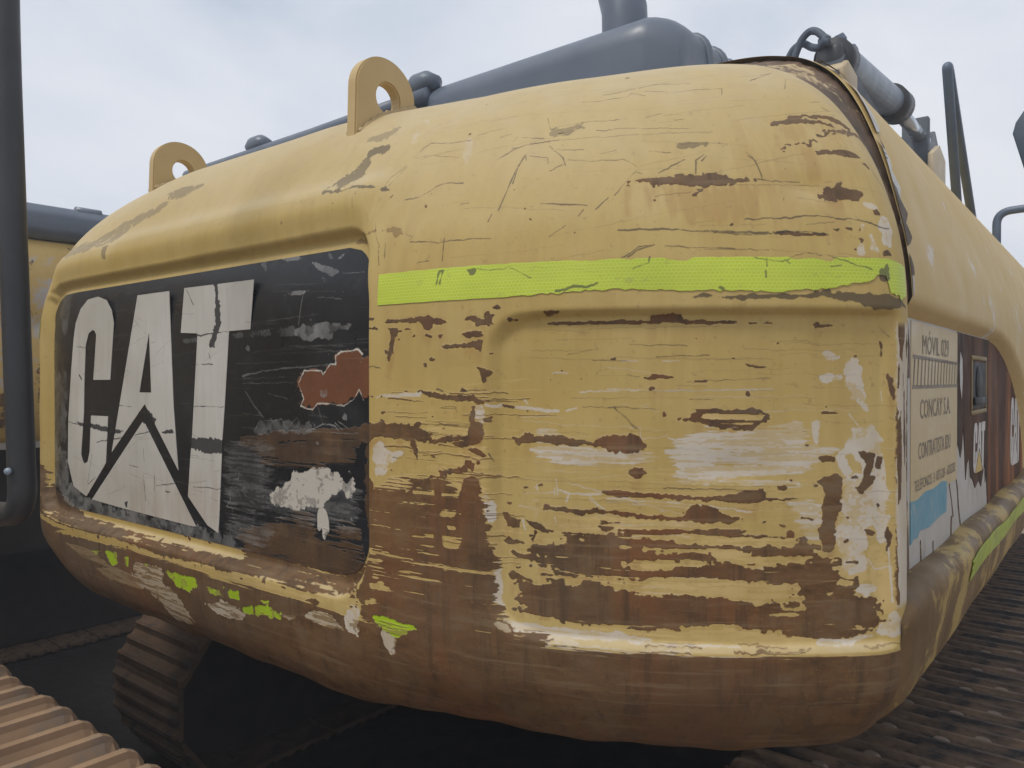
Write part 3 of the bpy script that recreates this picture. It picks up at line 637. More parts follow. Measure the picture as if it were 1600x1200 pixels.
def draw(kind,fe,amp,nz,w,pts):
    p=np.array(pts,dtype=np.float64).reshape(-1,2)/1000; xs=(p[:,0]-S0)/PX; ys=(p[:,1]-V0)/PX; ch=kind[1]
    if kind[0]=='P':
        m_=int(fe*3+6); x0,x1,y0,y1=win(xs,ys,m_)
        if x1<=x0 or y1<=y0: return
        X,Y=np.meshgrid(np.arange(x0,x1)+.5,np.arange(y0,y1)+.5); ins=np.zeros(X.shape,bool); j=len(xs)-1
        wa=min(14,2.2+.10*min(np.ptp(xs),np.ptp(ys)*2)); sl=(slice(y0,y1),slice(x0,x1))
        X=X+(NZ['x'][sl]-.5)*wa*(2.4 if nz=='h' else 1.3); Y=Y+(NZ['y'][sl]-.5)*wa*(.45 if nz=='h' else .8); amp=amp*(1.35 if nz=='h' and ch in 'rc' else .8)
        for i in range(len(xs)):
            if ys[i]!=ys[j]:
                c=((ys[i]>Y)!=(ys[j]>Y))&(X<(xs[j]-xs[i])*(Y-ys[i])/(ys[j]-ys[i])+xs[i]); ins^=c
            j=i
        a=ins.astype(np.float32)
        for _ in range(2): a=box1(box1(a,max(1,fe*.8),0),max(1,fe*.8),1)
        n=NZ[nz][sl]; f=a+amp*(n-.5)*np.minimum(1,a*3); 
        soft=.12 if ch!='t' else 1.1
        q=ss((f-.5)/soft+.5)*(a>.02)
        if ch in 'pcsg' and w>0: q=q*(.42+.58*ss((NZ['f' if nz=='h' else 'i'][sl]-(.46 if amp>1 else .36))/.16+.3))
        apply(ch,sl,q,w)
    else:
        wd=max(fe,.9); x0,x1,y0,y1=win(xs,ys,8)
        if x1<=x0 or y1<=y0: return
        X,Y=np.meshgrid(np.arange(x0,x1)+.5,np.arange(y0,y1)+.5); sl=(slice(y0,y1),slice(x0,x1)); n=NZ['i'][sl]
        Y=Y+(NZ['v'][sl]-.5)*3; D=np.full(X.shape,99.)
        for i in range(len(xs)-1):
            ax,ay,bx,by=xs[i],ys[i],xs[i+1],ys[i+1]; l2=(bx-ax)**2+(by-ay)**2+1e-6
            t=np.clip(((X-ax)*(bx-ax)+(Y-ay)*(by-ay))/l2,0,1); D=np.minimum(D,np.hypot(X-ax-t*(bx-ax),Y-ay-t*(by-ay)))
        wd*=.68; r=wd*(.12+.75*np.clip(n*1.3-.1,0,1)); apply(ch,sl,np.clip(r-D+.5,0,1),w)
# lower bulge: bare to the metal
vv=np.linspace(V0,V1,TH,dtype=np.float32)[:,None]; sv=np.linspace(S0,S1,TW,dtype=np.float32)[None,:]
edge=-.405+.012*ss((sv-.7)/.1)
a=np.clip((edge-vv)/.02+.5,0,1)
CH['r']=ss(((a+.55*(NZ['h']-.5)-.5)/.12)+.5).astype(np.float32)*np.ones((TH,TW),np.float32)
SPEC=[m for m in MARKS if m[4]<0]
for m in MARKS:
    if m[4]>=0 and m[0][1] in 'rt': draw(*m)
for m in SPEC: draw(*m)
for m in MARKS:
    if m[4]>=0 and m[0][1] not in 'rt': draw(*m)
# bright paint and primer patches lie over the rust where they were drawn last
CH['r']*=1-np.clip(np.maximum(CH['g'],np.maximum(CH['p'],CH['c'])*((vv<-.36)|0)),0,1)
# fine scratches
def scr(n,ch,s0,s1,v0,v1,l0,l1,slope,w0,w1,st):
    for _ in range(n):
        s=rng.uniform(s0,s1); v=rng.uniform(v0,v1); l=rng.uniform(l0,l1)*(1 if rng.random()<.85 else 1.8); dv=l*rng.normal(0,slope)
        draw('L'+ch,rng.uniform(w0,w1),0,'i',st*rng.uniform(.5,1),[s*1000,v*1000,(s+l/2)*1000,(v+dv*.5)*1000+rng.normal(0,1),(s+l)*1000,(v+dv)*1000])
scr(60,'d',.92,1.42,-.3,.08,.03,.2,.02,.7,1.1,.5)
scr(50,'p',.92,1.42,-.34,-.02,.03,.16,.05,.8,1.3,.7)
scr(45,'d',.7,1.45,.17,.55,.03,.2,.10,.7,1.1,.5)
scr(70,'s',-.6,.62,-.33,.22,.04,.25,.05,.8,1.3,.5)
scr(60,'d',-.6,.3,-.3,.2,.02,.12,.3,.8,1.3,.6)
scr(60,'c',.68,.9,-.3,0,.02,.09,.03,1,2,.9)
scr(70,'r',.68,.9,-.32,-.02,.02,.10,.03,1,2.4,.9)
scr(22,'p',.92,1.2,-.405,-.38,.03,.12,.01,1.5,4,1)
scr(16,'r',.92,1.46,-.40,-.378,.02,.09,.01,1.2,3,1)
scr(150,'c',.93,1.45,-.34,-.12,.03,.14,.04,.9,1.8,.9)
# small chips
def chips(n,ch,s0,s1,v0,v1,a0,a1,asp,w):
    for _ in range(n):
        s=rng.uniform(s0,s1)*1000; v=rng.uniform(v0,v1)*1000; a=rng.uniform(a0,a1)*(1+2*(rng.random()<.1)); b=a/rng.uniform(1,asp); k=int(rng.integers(6,10)); t=np.sort(rng.uniform(0,6.28,k)); rr=rng.uniform(.5,1.2,k)
        draw('P'+ch,.8,.4,'i',w,np.stack([s+a*rr*np.cos(t),v+b*rr*np.sin(t)],-1).ravel())
chips(110,'r',.70,1.46,-.34,.10,1.5,7,4,1); chips(60,'r',.66,1.46,.17,.60,1,3,2.5,1); chips(60,'d',-.7,.7,.30,.6,1,4,2,.7); chips(50,'r',-.66,.66,-.40,-.35,3,12,4,1); chips(40,'c',.68,.9,-.36,-.1,3,12,4,1); chips(40,'s',.2,.62,-.33,.2,1,4,3,.8)
chips(40,'r',.68,.9,-.1,.10,1.5,8,4,1)
# stripped end strip of the casting beside the seam
st=(np.clip((sv-1.503+.006*(NZ['x']-.5))/.004,0,1)*np.clip((vv+.335)/.01,0,1)*np.clip((.083-vv)/.01,0,1)).astype(np.float32)
CH['r']*=1-st; CH['r']=np.maximum(CH['r'],st*(NZ['v']>.70)); CH['c']*=1-st; CH['p']=np.maximum(CH['p'],st*(NZ['v']<.70)*1.0); CH['d']*=1-st
# paint layers showing round the bare patches
halo=np.clip(box1(box1(CH['r'],3,0),5,1)*3.0,0,1)*(1-CH['r'])*np.clip((NZ['f']-.42)*6,0,1)*(vv<.09)
CH['c']=np.maximum(CH['c'],halo.astype(np.float32)*.7)
bl=np.roll(box1(box1(CH['r'],16,0),3,1),-16,axis=0)*(vv>-.36)
CH['t']=np.maximum(CH['t'],np.clip(bl*np.clip((NZ['v']-.36)*3.2,0,1)*1.1,0,.95).astype(np.float32)); CH['t']=np.maximum(CH['t'],(box1(box1(CH['r'],5,0),5,1)*.45).astype(np.float32))
def image(name,chs):
    im=bpy.data.images.new(name,TW,TH,alpha=True,float_buffer=False); im.colorspace_settings.name='Non-Color'; im.alpha_mode='CHANNEL_PACKED'
    px=np.zeros((TH,TW,4),dtype=np.float32)
    for k,c in enumerate(chs):
        px[:,:,k]=CH[c] if c else 1
    im.pixels.foreach_set(px.ravel()); im.update(); im.pack(); return im
IMG1=image('wear_map',['r','p','d','t']); IMG2=image('scrape_map',['g','c','s','o'])
def to_uv(s,v): return np.stack([(s-S0)/(S1-S0),(v-V0)/(V1-V0)],-1)
# ------------------------------------------------------------------ materials
def new_mat(name):
    m=bpy.data.materials.new(name); m.use_nodes=True; nt=m.node_tree; b=nt.nodes['Principled BSDF']; return m,nt,b
class G:
    def __init__(s,nt): s.nt=nt
    def n(s,t,**k):
        o=s.nt.nodes.new(t)
        for a,b in k.items(): setattr(o,a,b)
        return o
    def l(s,a,b): s.nt.links.new(a,b)
    def noise(s,vec,scale,detail=4,rough=.6,dist=0,mapping=None):
        if mapping is not None:
            m=s.n('ShaderNodeMapping'); m.inputs['Scale'].default_value=mapping; s.l(vec,m.inputs['Vector']); vec=m.outputs['Vector']
        o=s.n('ShaderNodeTexNoise'); o.inputs['Scale'].default_value=scale; o.inputs['Detail'].default_value=detail; o.inputs['Roughness'].default_value=rough; o.inputs['Distortion'].default_value=dist
        if vec is not None: s.l(vec,o.inputs['Vector'])
        return o.outputs['Fac']
    def ramp(s,f,stops):
        r=s.n('ShaderNodeValToRGB'); e=r.color_ramp.elements
        while len(e)<len(stops): e.new(.5)
        for q,(p,c) in zip(e,stops): q.position=p; q.color=(c if hasattr(c,'__len__') else (c,c,c))[:3]+(1,) if hasattr(c,'__len__') else (c,c,c,1)
        s.l(f,r.inputs['Fac']); return r.outputs['Color']
    def mix(s,f,a,b,mode='MIX'):
        m=s.n('ShaderNodeMix',data_type='RGBA',blend_type=mode)
        for sock,v in ((m.inputs[0],f),(m.inputs[6],a),(m.inputs[7],b)):
            if hasattr(v,'is_output'): s.l(v,sock)
            elif hasattr(v,'__len__'): sock.default_value=tuple(v)[:3]+(1,)
            else: sock.default_value=v
        return m.outputs[2]
    def math(s,op,a,b=0.0,c=None):
        m=s.n('ShaderNodeMath',operation=op)
        for i,v in enumerate((a,b)+((c,) if c is not None else ())):
            if hasattr(v,'is_output'): s.l(v,m.inputs[i])
            else: m.inputs[i].default_value=v
        return m.outputs[0]
    def bump(s,h,strength,dist,b):
        o=s.n('ShaderNodeBump'); o.inputs['Strength'].default_value=strength; o.inputs['Distance'].default_value=dist; s.l(h,o.inputs['Height']); s.l(o.outputs['Normal'],b.inputs['Normal'])
def rust_color(g,vec,stretch=(1,1,1)):
    a=g.noise(vec,9,6,.65,.2,stretch); b=g.noise(vec,42,5,.7,0,stretch); c=g.noise(vec,3.2,3,.5)
    col=g.ramp(a,[(.26,(.060,.033,.015)),(.42,(.128,.066,.026)),(.56,(.165,.093,.041)),(.74,(.175,.130,.083))])
    col=g.mix(g.ramp(b,[(.50,0.),(.74,.6)]),col,(.185,.080,.028))
    c2=g.noise(vec,2.1,5,.62,.5,(1,1,.6)); c3=g.noise(vec,4.3,5,.62,.5,(1.0,1.0,.35))
    col=g.mix(g.ramp(c2,[(.46,0.),(.64,.6)]),col,(.150,.113,.075)); col=g.mix(g.ramp(c3,[(.52,0.),(.66,.7)]),col,(.185,.072,.026))
    d=g.noise(vec,16,5,.7,.1,(2.2,2.2,.18)); e=g.noise(vec,22,5,.7,.1,(.22,.22,4.5)); f=g.noise(vec,120,3,.6)
    col=g.mix(g.ramp(d,[(.50,0.),(.64,.6)]),col,(.050,.034,.020)); col=g.mix(g.ramp(e,[(.55,0.),(.66,.5)]),col,(.26,.185,.105)); col=g.mix(g.ramp(f,[(.60,0.),(.72,.6)]),col,(.24,.12,.042))
    return g.mix(g.ramp(c,[(.42,0.),(.66,.45)]),col,(.095,.062,.036))
def wear_material(name,base,rough,use,metalrust=True,spec=.4,dust=0):
    m,nt,b=new_mat(name); g=G(nt); tcn=g.n('ShaderNodeTexCoord'); uv=tcn.outputs['UV']; ob=tcn.outputs['Object']
    t1=g.n('ShaderNodeTexImage',image=IMG1,extension='EXTEND',interpolation='Linear'); t2=g.n('ShaderNodeTexImage',image=IMG2,extension='EXTEND',interpolation='Linear')
    g.l(uv,t1.inputs['Vector']); g.l(uv,t2.inputs['Vector'])
    s1=g.n('ShaderNodeSeparateColor'); g.l(t1.outputs['Color'],s1.inputs[0]); s2=g.n('ShaderNodeSeparateColor'); g.l(t2.outputs['Color'],s2.inputs[0])
    R,Pm,D,T=s1.outputs[0],s1.outputs[1],s1.outputs[2],t1.outputs['Alpha']; Gr,C,S=s2.outputs[0],s2.outputs[1],s2.outputs[2]
    n1=g.noise(ob,2.2,4,.6); n2=g.noise(ob,14,5,.65); n3=g.noise(ob,5,4,.6,0,(7,7,.7)); n4=g.noise(ob,90,3,.6)
    col=base(g,n1,n2,n3,n4)
    if dust:
        gm=g.n('ShaderNodeNewGeometry'); sx=g.n('ShaderNodeSeparateXYZ'); g.l(gm.outputs['Normal'],sx.inputs[0])
        dz=g.math('MULTIPLY',g.ramp(sx.outputs[2],[(.15,0.),(.85,1.)]),g.ramp(n2,[(.3,.35),(.7,.75)])); col=g.mix(g.math('MULTIPLY',dz,dust),col,(.50,.44,.34))
    if 't' in use: col=g.mix(g.math('MULTIPLY',T,.45),col,(.30,.14,.045))
    if 'c' in use: col=g.mix(g.math('MULTIPLY',C,g.ramp(n2,[(.3,.2),(.65,.75)])),col,(.62,.45,.20))
    if 'p' in use: col=g.mix(g.math('MULTIPLY',Pm,g.ramp(n2,[(.25,.6),(.6,.95)])),col,g.mix(n2,(.48,.43,.36),(.64,.58,.50)))
    rc=rust_color(g,ob,(1.4,1.4,3.5))
    if not metalrust: rc=g.mix(g.ramp(n2,[(.35,.85),(.66,.35)]),rc,(.040,.024,.015)); rc=g.mix(t2.outputs['Alpha'],rc,g.mix(n2,(.10,.037,.016),(.20,.074,.029)))
    if 'r' in use: col=g.mix(R,col,rc)
    if 'S' in use: col=g.mix(g.math('MULTIPLY',S,g.ramp(n2,[(.3,.25),(.65,.9)])),col,(.27,.27,.26))
    if 'P' in use: col=g.mix(g.math('MULTIPLY',Pm,.85),col,(.58,.54,.47))
    if 'g' in use: col=g.mix(Gr,col,g.mix(n2,(.30,.44,.015),(.42,.60,.02)))
    if 'd' in use: col=g.mix(g.math('MULTIPLY',D,.78),col,(.055,.042,.034))
    if 'D' in use: col=g.mix(g.math('MULTIPLY',D,.92),col,(.016,.018,.022))
    g.l(col,b.inputs['Base Color'])
    rg=g.mix(R if 'r' in use else 0.0,g.ramp(n2,[(.3,rough-.08),(.7,rough+.12)]),(.62,.62,.62)); g.l(rg,b.inputs['Roughness']); b.inputs['Specular IOR Level'].default_value=spec
    h=g.math('ADD',g.math('MULTIPLY',R if 'r' in use else 0.0,-.8),g.math('MULTIPLY',D,-.12)); h=g.math('ADD',h,g.math('MULTIPLY',n4,g.math('ADD',g.math('MULTIPLY',R,.30),.11))); h=g.math('ADD',h,g.math('MULTIPLY',n2,.25))
    g.bump(h,.6,.003,b)
    return m
def yellow_base(g,n1,n2,n3,n4):
    c=g.mix(g.ramp(n1,[(.3,0.),(.7,1.)]),(.45,.315,.092),(.51,.382,.150))
    c=g.mix(g.ramp(n3,[(.44,0.),(.72,.45)]),c,(.39,.265,.09))
    c=g.mix(g.ramp(n4,[(.62,0.),(.72,.45)]),c,(.28,.19,.08))
    return g.mix(g.ramp(n2,[(.5,0.),(.8,.22)]),c,(.60,.47,.25))
def black_base(g,n1,n2,n3,n4):
    c=g.mix(g.ramp(n1,[(.35,0.),(.7,1.)]),(.006,.007,.010),(.020,.022,.026))
    return g.mix(g.ramp(n2,[(.55,0.),(.8,.5)]),c,(.07,.07,.068))
def white_base(g,n1,n2,n3,n4):
    c=g.mix(g.ramp(n1,[(.35,0.),(.65,1.)]),(.43,.41,.36),(.56,.54,.50))
    return g.mix(g.ramp(n3,[(.5,0.),(.75,.4)]),c,(.34,.31,.27))
M_CW=wear_material('worn_yellow_casting',yellow_base,.55,'tcprgd',spec=.28,dust=.8)
M_DECAL=wear_material('worn_black_decal',black_base,.33,'rSP',metalrust=False,spec=.35)
M_LETTER=wear_material('worn_white_letter',white_base,.55,'tD',spec=.3)
def simple(name,c1,c2,scale=8,rough=.5,bump=.2,bd=.002,metal=0,stretch=None,spec=.5,patch=None,patch_t=(.6,.66),patch_scale=5,patch2=None,patch2_t=(.62,.66),patch2_scale=9,pstretch=None):
    m,nt,b=new_mat(name); g=G(nt); ob=g.n('ShaderNodeTexCoord').outputs['Object']
    n=g.noise(ob,scale,6,.65,.2,stretch); col=g.mix(g.ramp(n,[(.3,0.),(.7,1.)]),c1,c2)
    h=n
    if patch is not None:
        p=g.noise(ob,patch_scale,8,.7,.3,pstretch); pm=g.ramp(p,[(patch_t[0],0.),(patch_t[1],1.)]); col=g.mix(pm,col,patch)
    if patch2 is not None:
        p=g.noise(ob,patch2_scale,9,.72,.4,pstretch); pm2=g.ramp(p,[(patch2_t[0],0.),(patch2_t[1],1.)]); col=g.mix(pm2,col,rust_color(g,ob) if patch2=='rust' else patch2)
        h=g.math('SUBTRACT',h,g.math('MULTIPLY',pm2,.8))
    g.l(col,b.inputs['Base Color']); b.inputs['Metallic'].default_value=metal; b.inputs['Specular IOR Level'].default_value=spec
    r=g.ramp(g.noise(ob,scale*2.3,4,.6),[(.3,max(rough-.1,.05)),(.7,min(rough+.12,1))]); g.l(r,b.inputs['Roughness'])
    if bump: g.bump(h,bump,bd,b)
    return m
M_COWL=simple('worn_yellow_cowl',(.52,.375,.15),(.56,.41,.18),3,.55,.1,.001,spec=.25,patch=(.58,.55,.5),patch_t=(.61,.66),patch_scale=5,patch2='rust',patch2_t=(.69,.71),patch2_scale=11,pstretch=(2,1,.8))
M_FLANGE=simple('rusty_flange',(.06,.04,.026),(.19,.12,.075),12,.75,.7,.006,patch=(.46,.35,.19),patch_t=(.56,.59),patch_scale=8,patch2=(.40,.37,.33),patch2_t=(.62,.64),patch2_scale=10)
M_RAIL=simple('worn_rail_paint',(.115,.070,.032),(.21,.135,.06),7,.5,.4,.002,patch=(.40,.285,.10),patch_t=(.50,.56),patch_scale=7,patch2=(.52,.44,.30),patch2_t=(.655,.69),patch2_scale=13,pstretch=(2.0,.9,.8),spec=.2)
M_HOOD=simple('veil_lifted_grey_paint',(.095,.12,.16),(.125,.15,.19),5,.4,.15,.001,patch=(.16,.15,.14),patch_t=(.66,.72))  # grey lifted towards blue to paint in the lens veil
M_BLACK=simple('black_tube_paint',(.020,.022,.026),(.036,.038,.043),9,.45,.1,.001)
M_RAILING=simple('veil_lifted_tube',(.08,.115,.17),(.10,.14,.20),9,.42,.1,.001)  # base colour brightened and blued to imitate lens veil
M_CHROME=simple('grey_cylinder_paint',(.20,.25,.31),(.28,.33,.39),6,.4,.05,.001)
M_ROD=simple('bright_rod',(.55,.6,.65),(.65,.7,.75),6,.2,0,.001,metal=.7)
M_HOSE=simple('hose_rubber',(.05,.07,.10),(.07,.09,.125),20,.6,.2,.001)
M_PLATE=simple('tan_plate',(.45,.35,.2),(.52,.42,.27),6,.5,.2,.001)
M_TRACK=simple('muddy_steel',(.085,.055,.034),(.25,.155,.092),14,.65,.6,.004,patch=(.016,.016,.018),patch_t=(.48,.60),patch_scale=6,pstretch=(.6,2,1))
M_TRACK2=simple('rusty_track_steel',(.24,.145,.080),(.34,.22,.13),10,.7,.5,.003,patch=(.20,.16,.125),patch_t=(.50,.62),patch_scale=7)
M_TRACK_SHADE=simple('shade_darkened_track_steel',(.085,.052,.030),(.165,.100,.058),10,.75,.5,.003,patch=(.07,.055,.045),patch_t=(.55,.66),patch_scale=7)  # darker copy of the track steel, shade below the counterweight painted in
M_BOLT=simple('worn_bolt_steel',(.20,.15,.11),(.28,.21,.16),20,.6,.2)
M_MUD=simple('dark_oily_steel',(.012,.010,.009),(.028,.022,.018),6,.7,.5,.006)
M_GROUND=simple('dry_yard_soil',(.20,.145,.095),(.31,.235,.165),3,.9,.8,.02,patch=(.36,.28,.20),patch_t=(.6,.7),patch_scale=1.3)
M_SHADE=simple('painted_ground_shade',(.010,.008,.006),(.024,.018,.013),4,.9,.9,.02)  # near-black colour that imitates shade on the ground
M_DOORW=simple('stripped_primer_door',(.40,.38,.345),(.50,.48,.45),4,.5,.2,.001,patch=(.31,.29,.26),patch_t=(.58,.68),patch_scale=6,patch2='rust',patch2_t=(.70,.72),patch2_scale=12,pstretch=(1,2.2,.7))
M_LABEL=simple('faded_label_vinyl',(.50,.385,.20),(.56,.45,.26),5,.45,.1,.0006,patch=(.60,.56,.48),patch_t=(.66,.70),patch_scale=9)
M_BLUE=simple('faded_blue_vinyl',(.075,.26,.36),(.14,.33,.42),9,.45,.1,.0006,patch=(.34,.40,.38),patch_t=(.58,.68),patch_scale=16)
M_INK=simple('faded_ink',(.17,.145,.115),(.27,.225,.165),30,.6,0)
M_INK2=simple('ghost_ink',(.30,.36,.35),(.36,.42,.40),30,.6,0)
M_DOORD=simple('dark_brown_vinyl',(.022,.014,.010),(.050,.028,.017),3.5,.6,.15,.001,spec=.08,patch=(.19,.085,.042),patch_t=(.46,.70),patch_scale=2.2,pstretch=(1,2.5,.5))
M_DOORR=simple('reddish_brown_vinyl',(.050,.022,.013),(.11,.045,.020),3,.6,.15,.001,spec=.08,patch=(.42,.17,.065),patch_t=(.48,.72),patch_scale=2.4,pstretch=(1,2.8,.45))
M_WHITE=simple('letter_vinyl',(.50,.48,.45),(.58,.56,.53),8,.45,0)
M_YEL=simple('logo_yellow_vinyl',(.50,.35,.08),(.56,.40,.12),8,.45,0)
M_NB=simple('second_machine_yellow',(.56,.37,.10),(.66,.46,.16),3,.5,.2,.001,patch=(.52,.47,.43),patch_t=(.52,.58),patch_scale=3.2,patch2='rust',patch2_t=(.57,.60),patch2_scale=4.5)
M_GLASS=simple('mirror_back_plastic',(.05,.075,.105),(.07,.095,.13),8,.4,0)
M_RIM=simple('dull_yellow_rim',(.22,.16,.06),(.30,.22,.10),8,.6,.2)
M_LATCH=simple('latch_black',(.012,.012,.013),(.022,.022,.024),12,.6,.1)
# reflective tape: honeycomb cells
def tape_material():
    m,nt,b=new_mat('lime_reflective_tape'); g=G(nt); tcn=g.n('ShaderNodeTexCoord'); mp_=g.n('ShaderNodeMapping'); mp_.inputs['Scale'].default_value=((S1-S0)*150,(V1-V0)*150,1); g.l(tcn.outputs['UV'],mp_.inputs['Vector'])
    v=g.n('ShaderNodeTexBrick',offset=.5); v.inputs['Scale'].default_value=1; v.inputs['Mortar Size'].default_value=.09; v.inputs['Mortar Smooth'].default_value=.6; v.inputs['Brick Width'].default_value=.95; v.inputs['Row Height'].default_value=.75; g.l(mp_.outputs['Vector'],v.inputs['Vector'])
    ob=tcn.outputs['Object']; n=g.noise(ob,7,4,.6); n2=g.noise(ob,30,6,.7,0,(1,1,2))
    c=g.mix(g.ramp(n,[(.3,0.),(.7,1.)]),(.42,.52,.02),(.52,.62,.04)); c=g.mix(g.math('MULTIPLY',v.outputs['Fac'],.5),c,(.66,.76,.20)); c=g.mix(g.ramp(n2,[(.60,0.),(.72,.7)]),c,(.27,.27,.09)); n3=g.noise(ob,3,5,.7,.3,(1,1,6)); c=g.mix(g.ramp(n3,[(.45,0.),(.75,.45)]),c,(.36,.40,.06))
    t1=g.n('ShaderNodeTexImage',image=IMG1,extension='EXTEND'); g.l(tcn.outputs['UV'],t1.inputs['Vector']); s1=g.n('ShaderNodeSeparateColor'); g.l(t1.outputs['Color'],s1.inputs[0]); c=g.mix(g.math('MULTIPLY',s1.outputs[2],.8),c,(.07,.07,.03))
    g.l(c,b.inputs['Base Color']); b.inputs['Roughness'].default_value=.4; g.bump(v.outputs['Fac'],.15,.0006,b); return m
M_TAPE=tape_material()
# ------------------------------------------------------------------ setting
def ground():
    n=70; r=np.concatenate([[0],np.geomspace(.4,60,n)]); a=np.linspace(0,2*np.pi,73)[:-1]
    V=[(0,1,0)]; F=[]
    for ri in r[1:]:
        for t in a: V.append((ri*math.cos(t),1+ri*math.sin(t),(.012*math.sin(ri*math.cos(t)*5)*math.cos(ri*math.sin(t)*4.3) if ri<12 else 0)-.012))
    k=len(a)
    for j in range(k): F.append((0,1+j,1+(j+1)%k))
    for i in range(n-1):
        for j in range(k): F.append((1+i*k+j,1+(i+1)*k+j,1+(i+1)*k+(j+1)%k,1+i*k+(j+1)%k))
    o=obj('ground',V,F,M_GROUND); tag(o,'dark trampled soil under and around the machines','ground',kind='structure')
ground()
def shade_sheet(name,x0,x1,y0,y1,z,label):  # dark sheet added so the ground below the machines reads as shaded
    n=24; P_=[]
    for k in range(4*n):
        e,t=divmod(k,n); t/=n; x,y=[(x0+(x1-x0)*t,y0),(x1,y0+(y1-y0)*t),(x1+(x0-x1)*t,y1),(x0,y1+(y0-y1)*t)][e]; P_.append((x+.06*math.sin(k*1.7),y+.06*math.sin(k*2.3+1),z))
    tag(obj(name,[((x0+x1)/2,(y0+y1)/2,z)]+P_,[(0,1+k,1+(k+1)%(4*n)) for k in range(4*n)],M_SHADE,None,False),label,kind='structure')
shade_sheet('shade_patch',-5.6,2.3,.35,5.2,.010,'near-black sheet painting in the shade under the parked machines'); shade_sheet('shade_patch',-5.6,.95,-1.0,.55,.015,'near-black sheet painting in the shade beside the rusty track')
# ------------------------------------------------------------------ main excavator
EX=empty('excavator',(0,2.4,0),'battered yellow excavator seen from the rear corner with a big black logo panel','excavator','excavators in the yard')
sg=np.unique(np.concatenate([np.linspace(-SMAX,-.75,40),np.arange(-.75,.62,.006),np.arange(.62,SMAX,.0042),[SMAX]])); 
vg=np.unique(np.concatenate([np.linspace(VMIN,-.66,14),np.arange(-.66,.34,.0042),np.arange(.34,.72,.007),np.linspace(.72,VMAX,10)]))
Sg,Vg=np.meshgrid(sg,vg,indexing='ij')
def lump(S,V):
    d=np.zeros_like(S); r=np.random.default_rng(5)
    for _ in range(90):
        a,b,w,h=r.uniform(-1,1.5),r.uniform(-.62,.55),r.uniform(.03,.14),r.normal(0,.0017); d+=h*np.exp(-((S-a)**2+((V-b)*1.3)**2)/w**2)
    d+=.0035*np.exp(-((S-1.26)/.05)**2-((V+.13)/.02)**2)*-1 -.004*np.exp(-((S-1.38)/.03)**2-((V-.28)/.02)**2)
    d*=1-((S>-.82)&(S<.67)&(V>-.385)&(V<.275))
    # ragged underside lip
    d+=-.0035*np.exp(-((V+.62)/.03)**2)*(np.sin(S*23)+np.sin(S*51+1)*.6)*.5
    return d
CWP=surf(Sg,Vg,0)+nrm(Sg,Vg)*lump(Sg,Vg)[...,None]
CW=obj('counterweight',CWP.reshape(-1,3),grid_faces(len(sg),len(vg),True),M_CW,EX,uv=to_uv(Sg,Vg).reshape(-1,2))
tag(CW,'scraped yellow counterweight, bare brown metal along its foot')
def patch_from(name,top,bot,s,mat,off,parent,rows=6,thick=True):
    """strip lying on the counterweight between two profile lines"""
    t=np.linspace(0,1,rows); S=np.repeat(s[:,None],rows,1); V=bot[:,None]*(1-t)+top[:,None]*t
    Pn=surf(S,V,off); o=obj(name,Pn.reshape(-1,3),grid_faces(len(s),rows,True),mat,parent,uv=to_uv(S,V).reshape(-1,2)); return o
s=np.arange(.683,1.532,.004); nn=np.interp(s,np.linspace(.6,1.6,160),rng.random(160)); n2=np.interp(s,np.linspace(.6,1.6,40),rng.random(40))
top=np.interp(s,[.683,.9,1.2,1.49,1.53],[.170,.171,.170,.170,.163])+.0012*(nn-.5)-.006*np.clip((n2-.72)*4,0,1)*(s>1.0)
bot=np.interp(s,[.683,.92,.95,1.02,1.06,1.2,1.33,1.40,1.43,1.468,1.478,1.488,1.515,1.53],[.119,.120,.122,.124,.127,.123,.121,.127,.134,.141,.143,.121,.114,.124])+np.where(s>1.46,.012,np.where(s>.95,.004,.0006))*(nn-.5)
TP=patch_from('reflective_tape',top,bot,s,M_TAPE,.0012,CW,8); tag(TP,'torn lime reflective tape on the right shoulder')
s=np.arange(-1.5,-.825,.02); patch_from('reflective_tape',np.full(len(s),.170),np.full(len(s),.120),s,M_TAPE,.0012,CW)
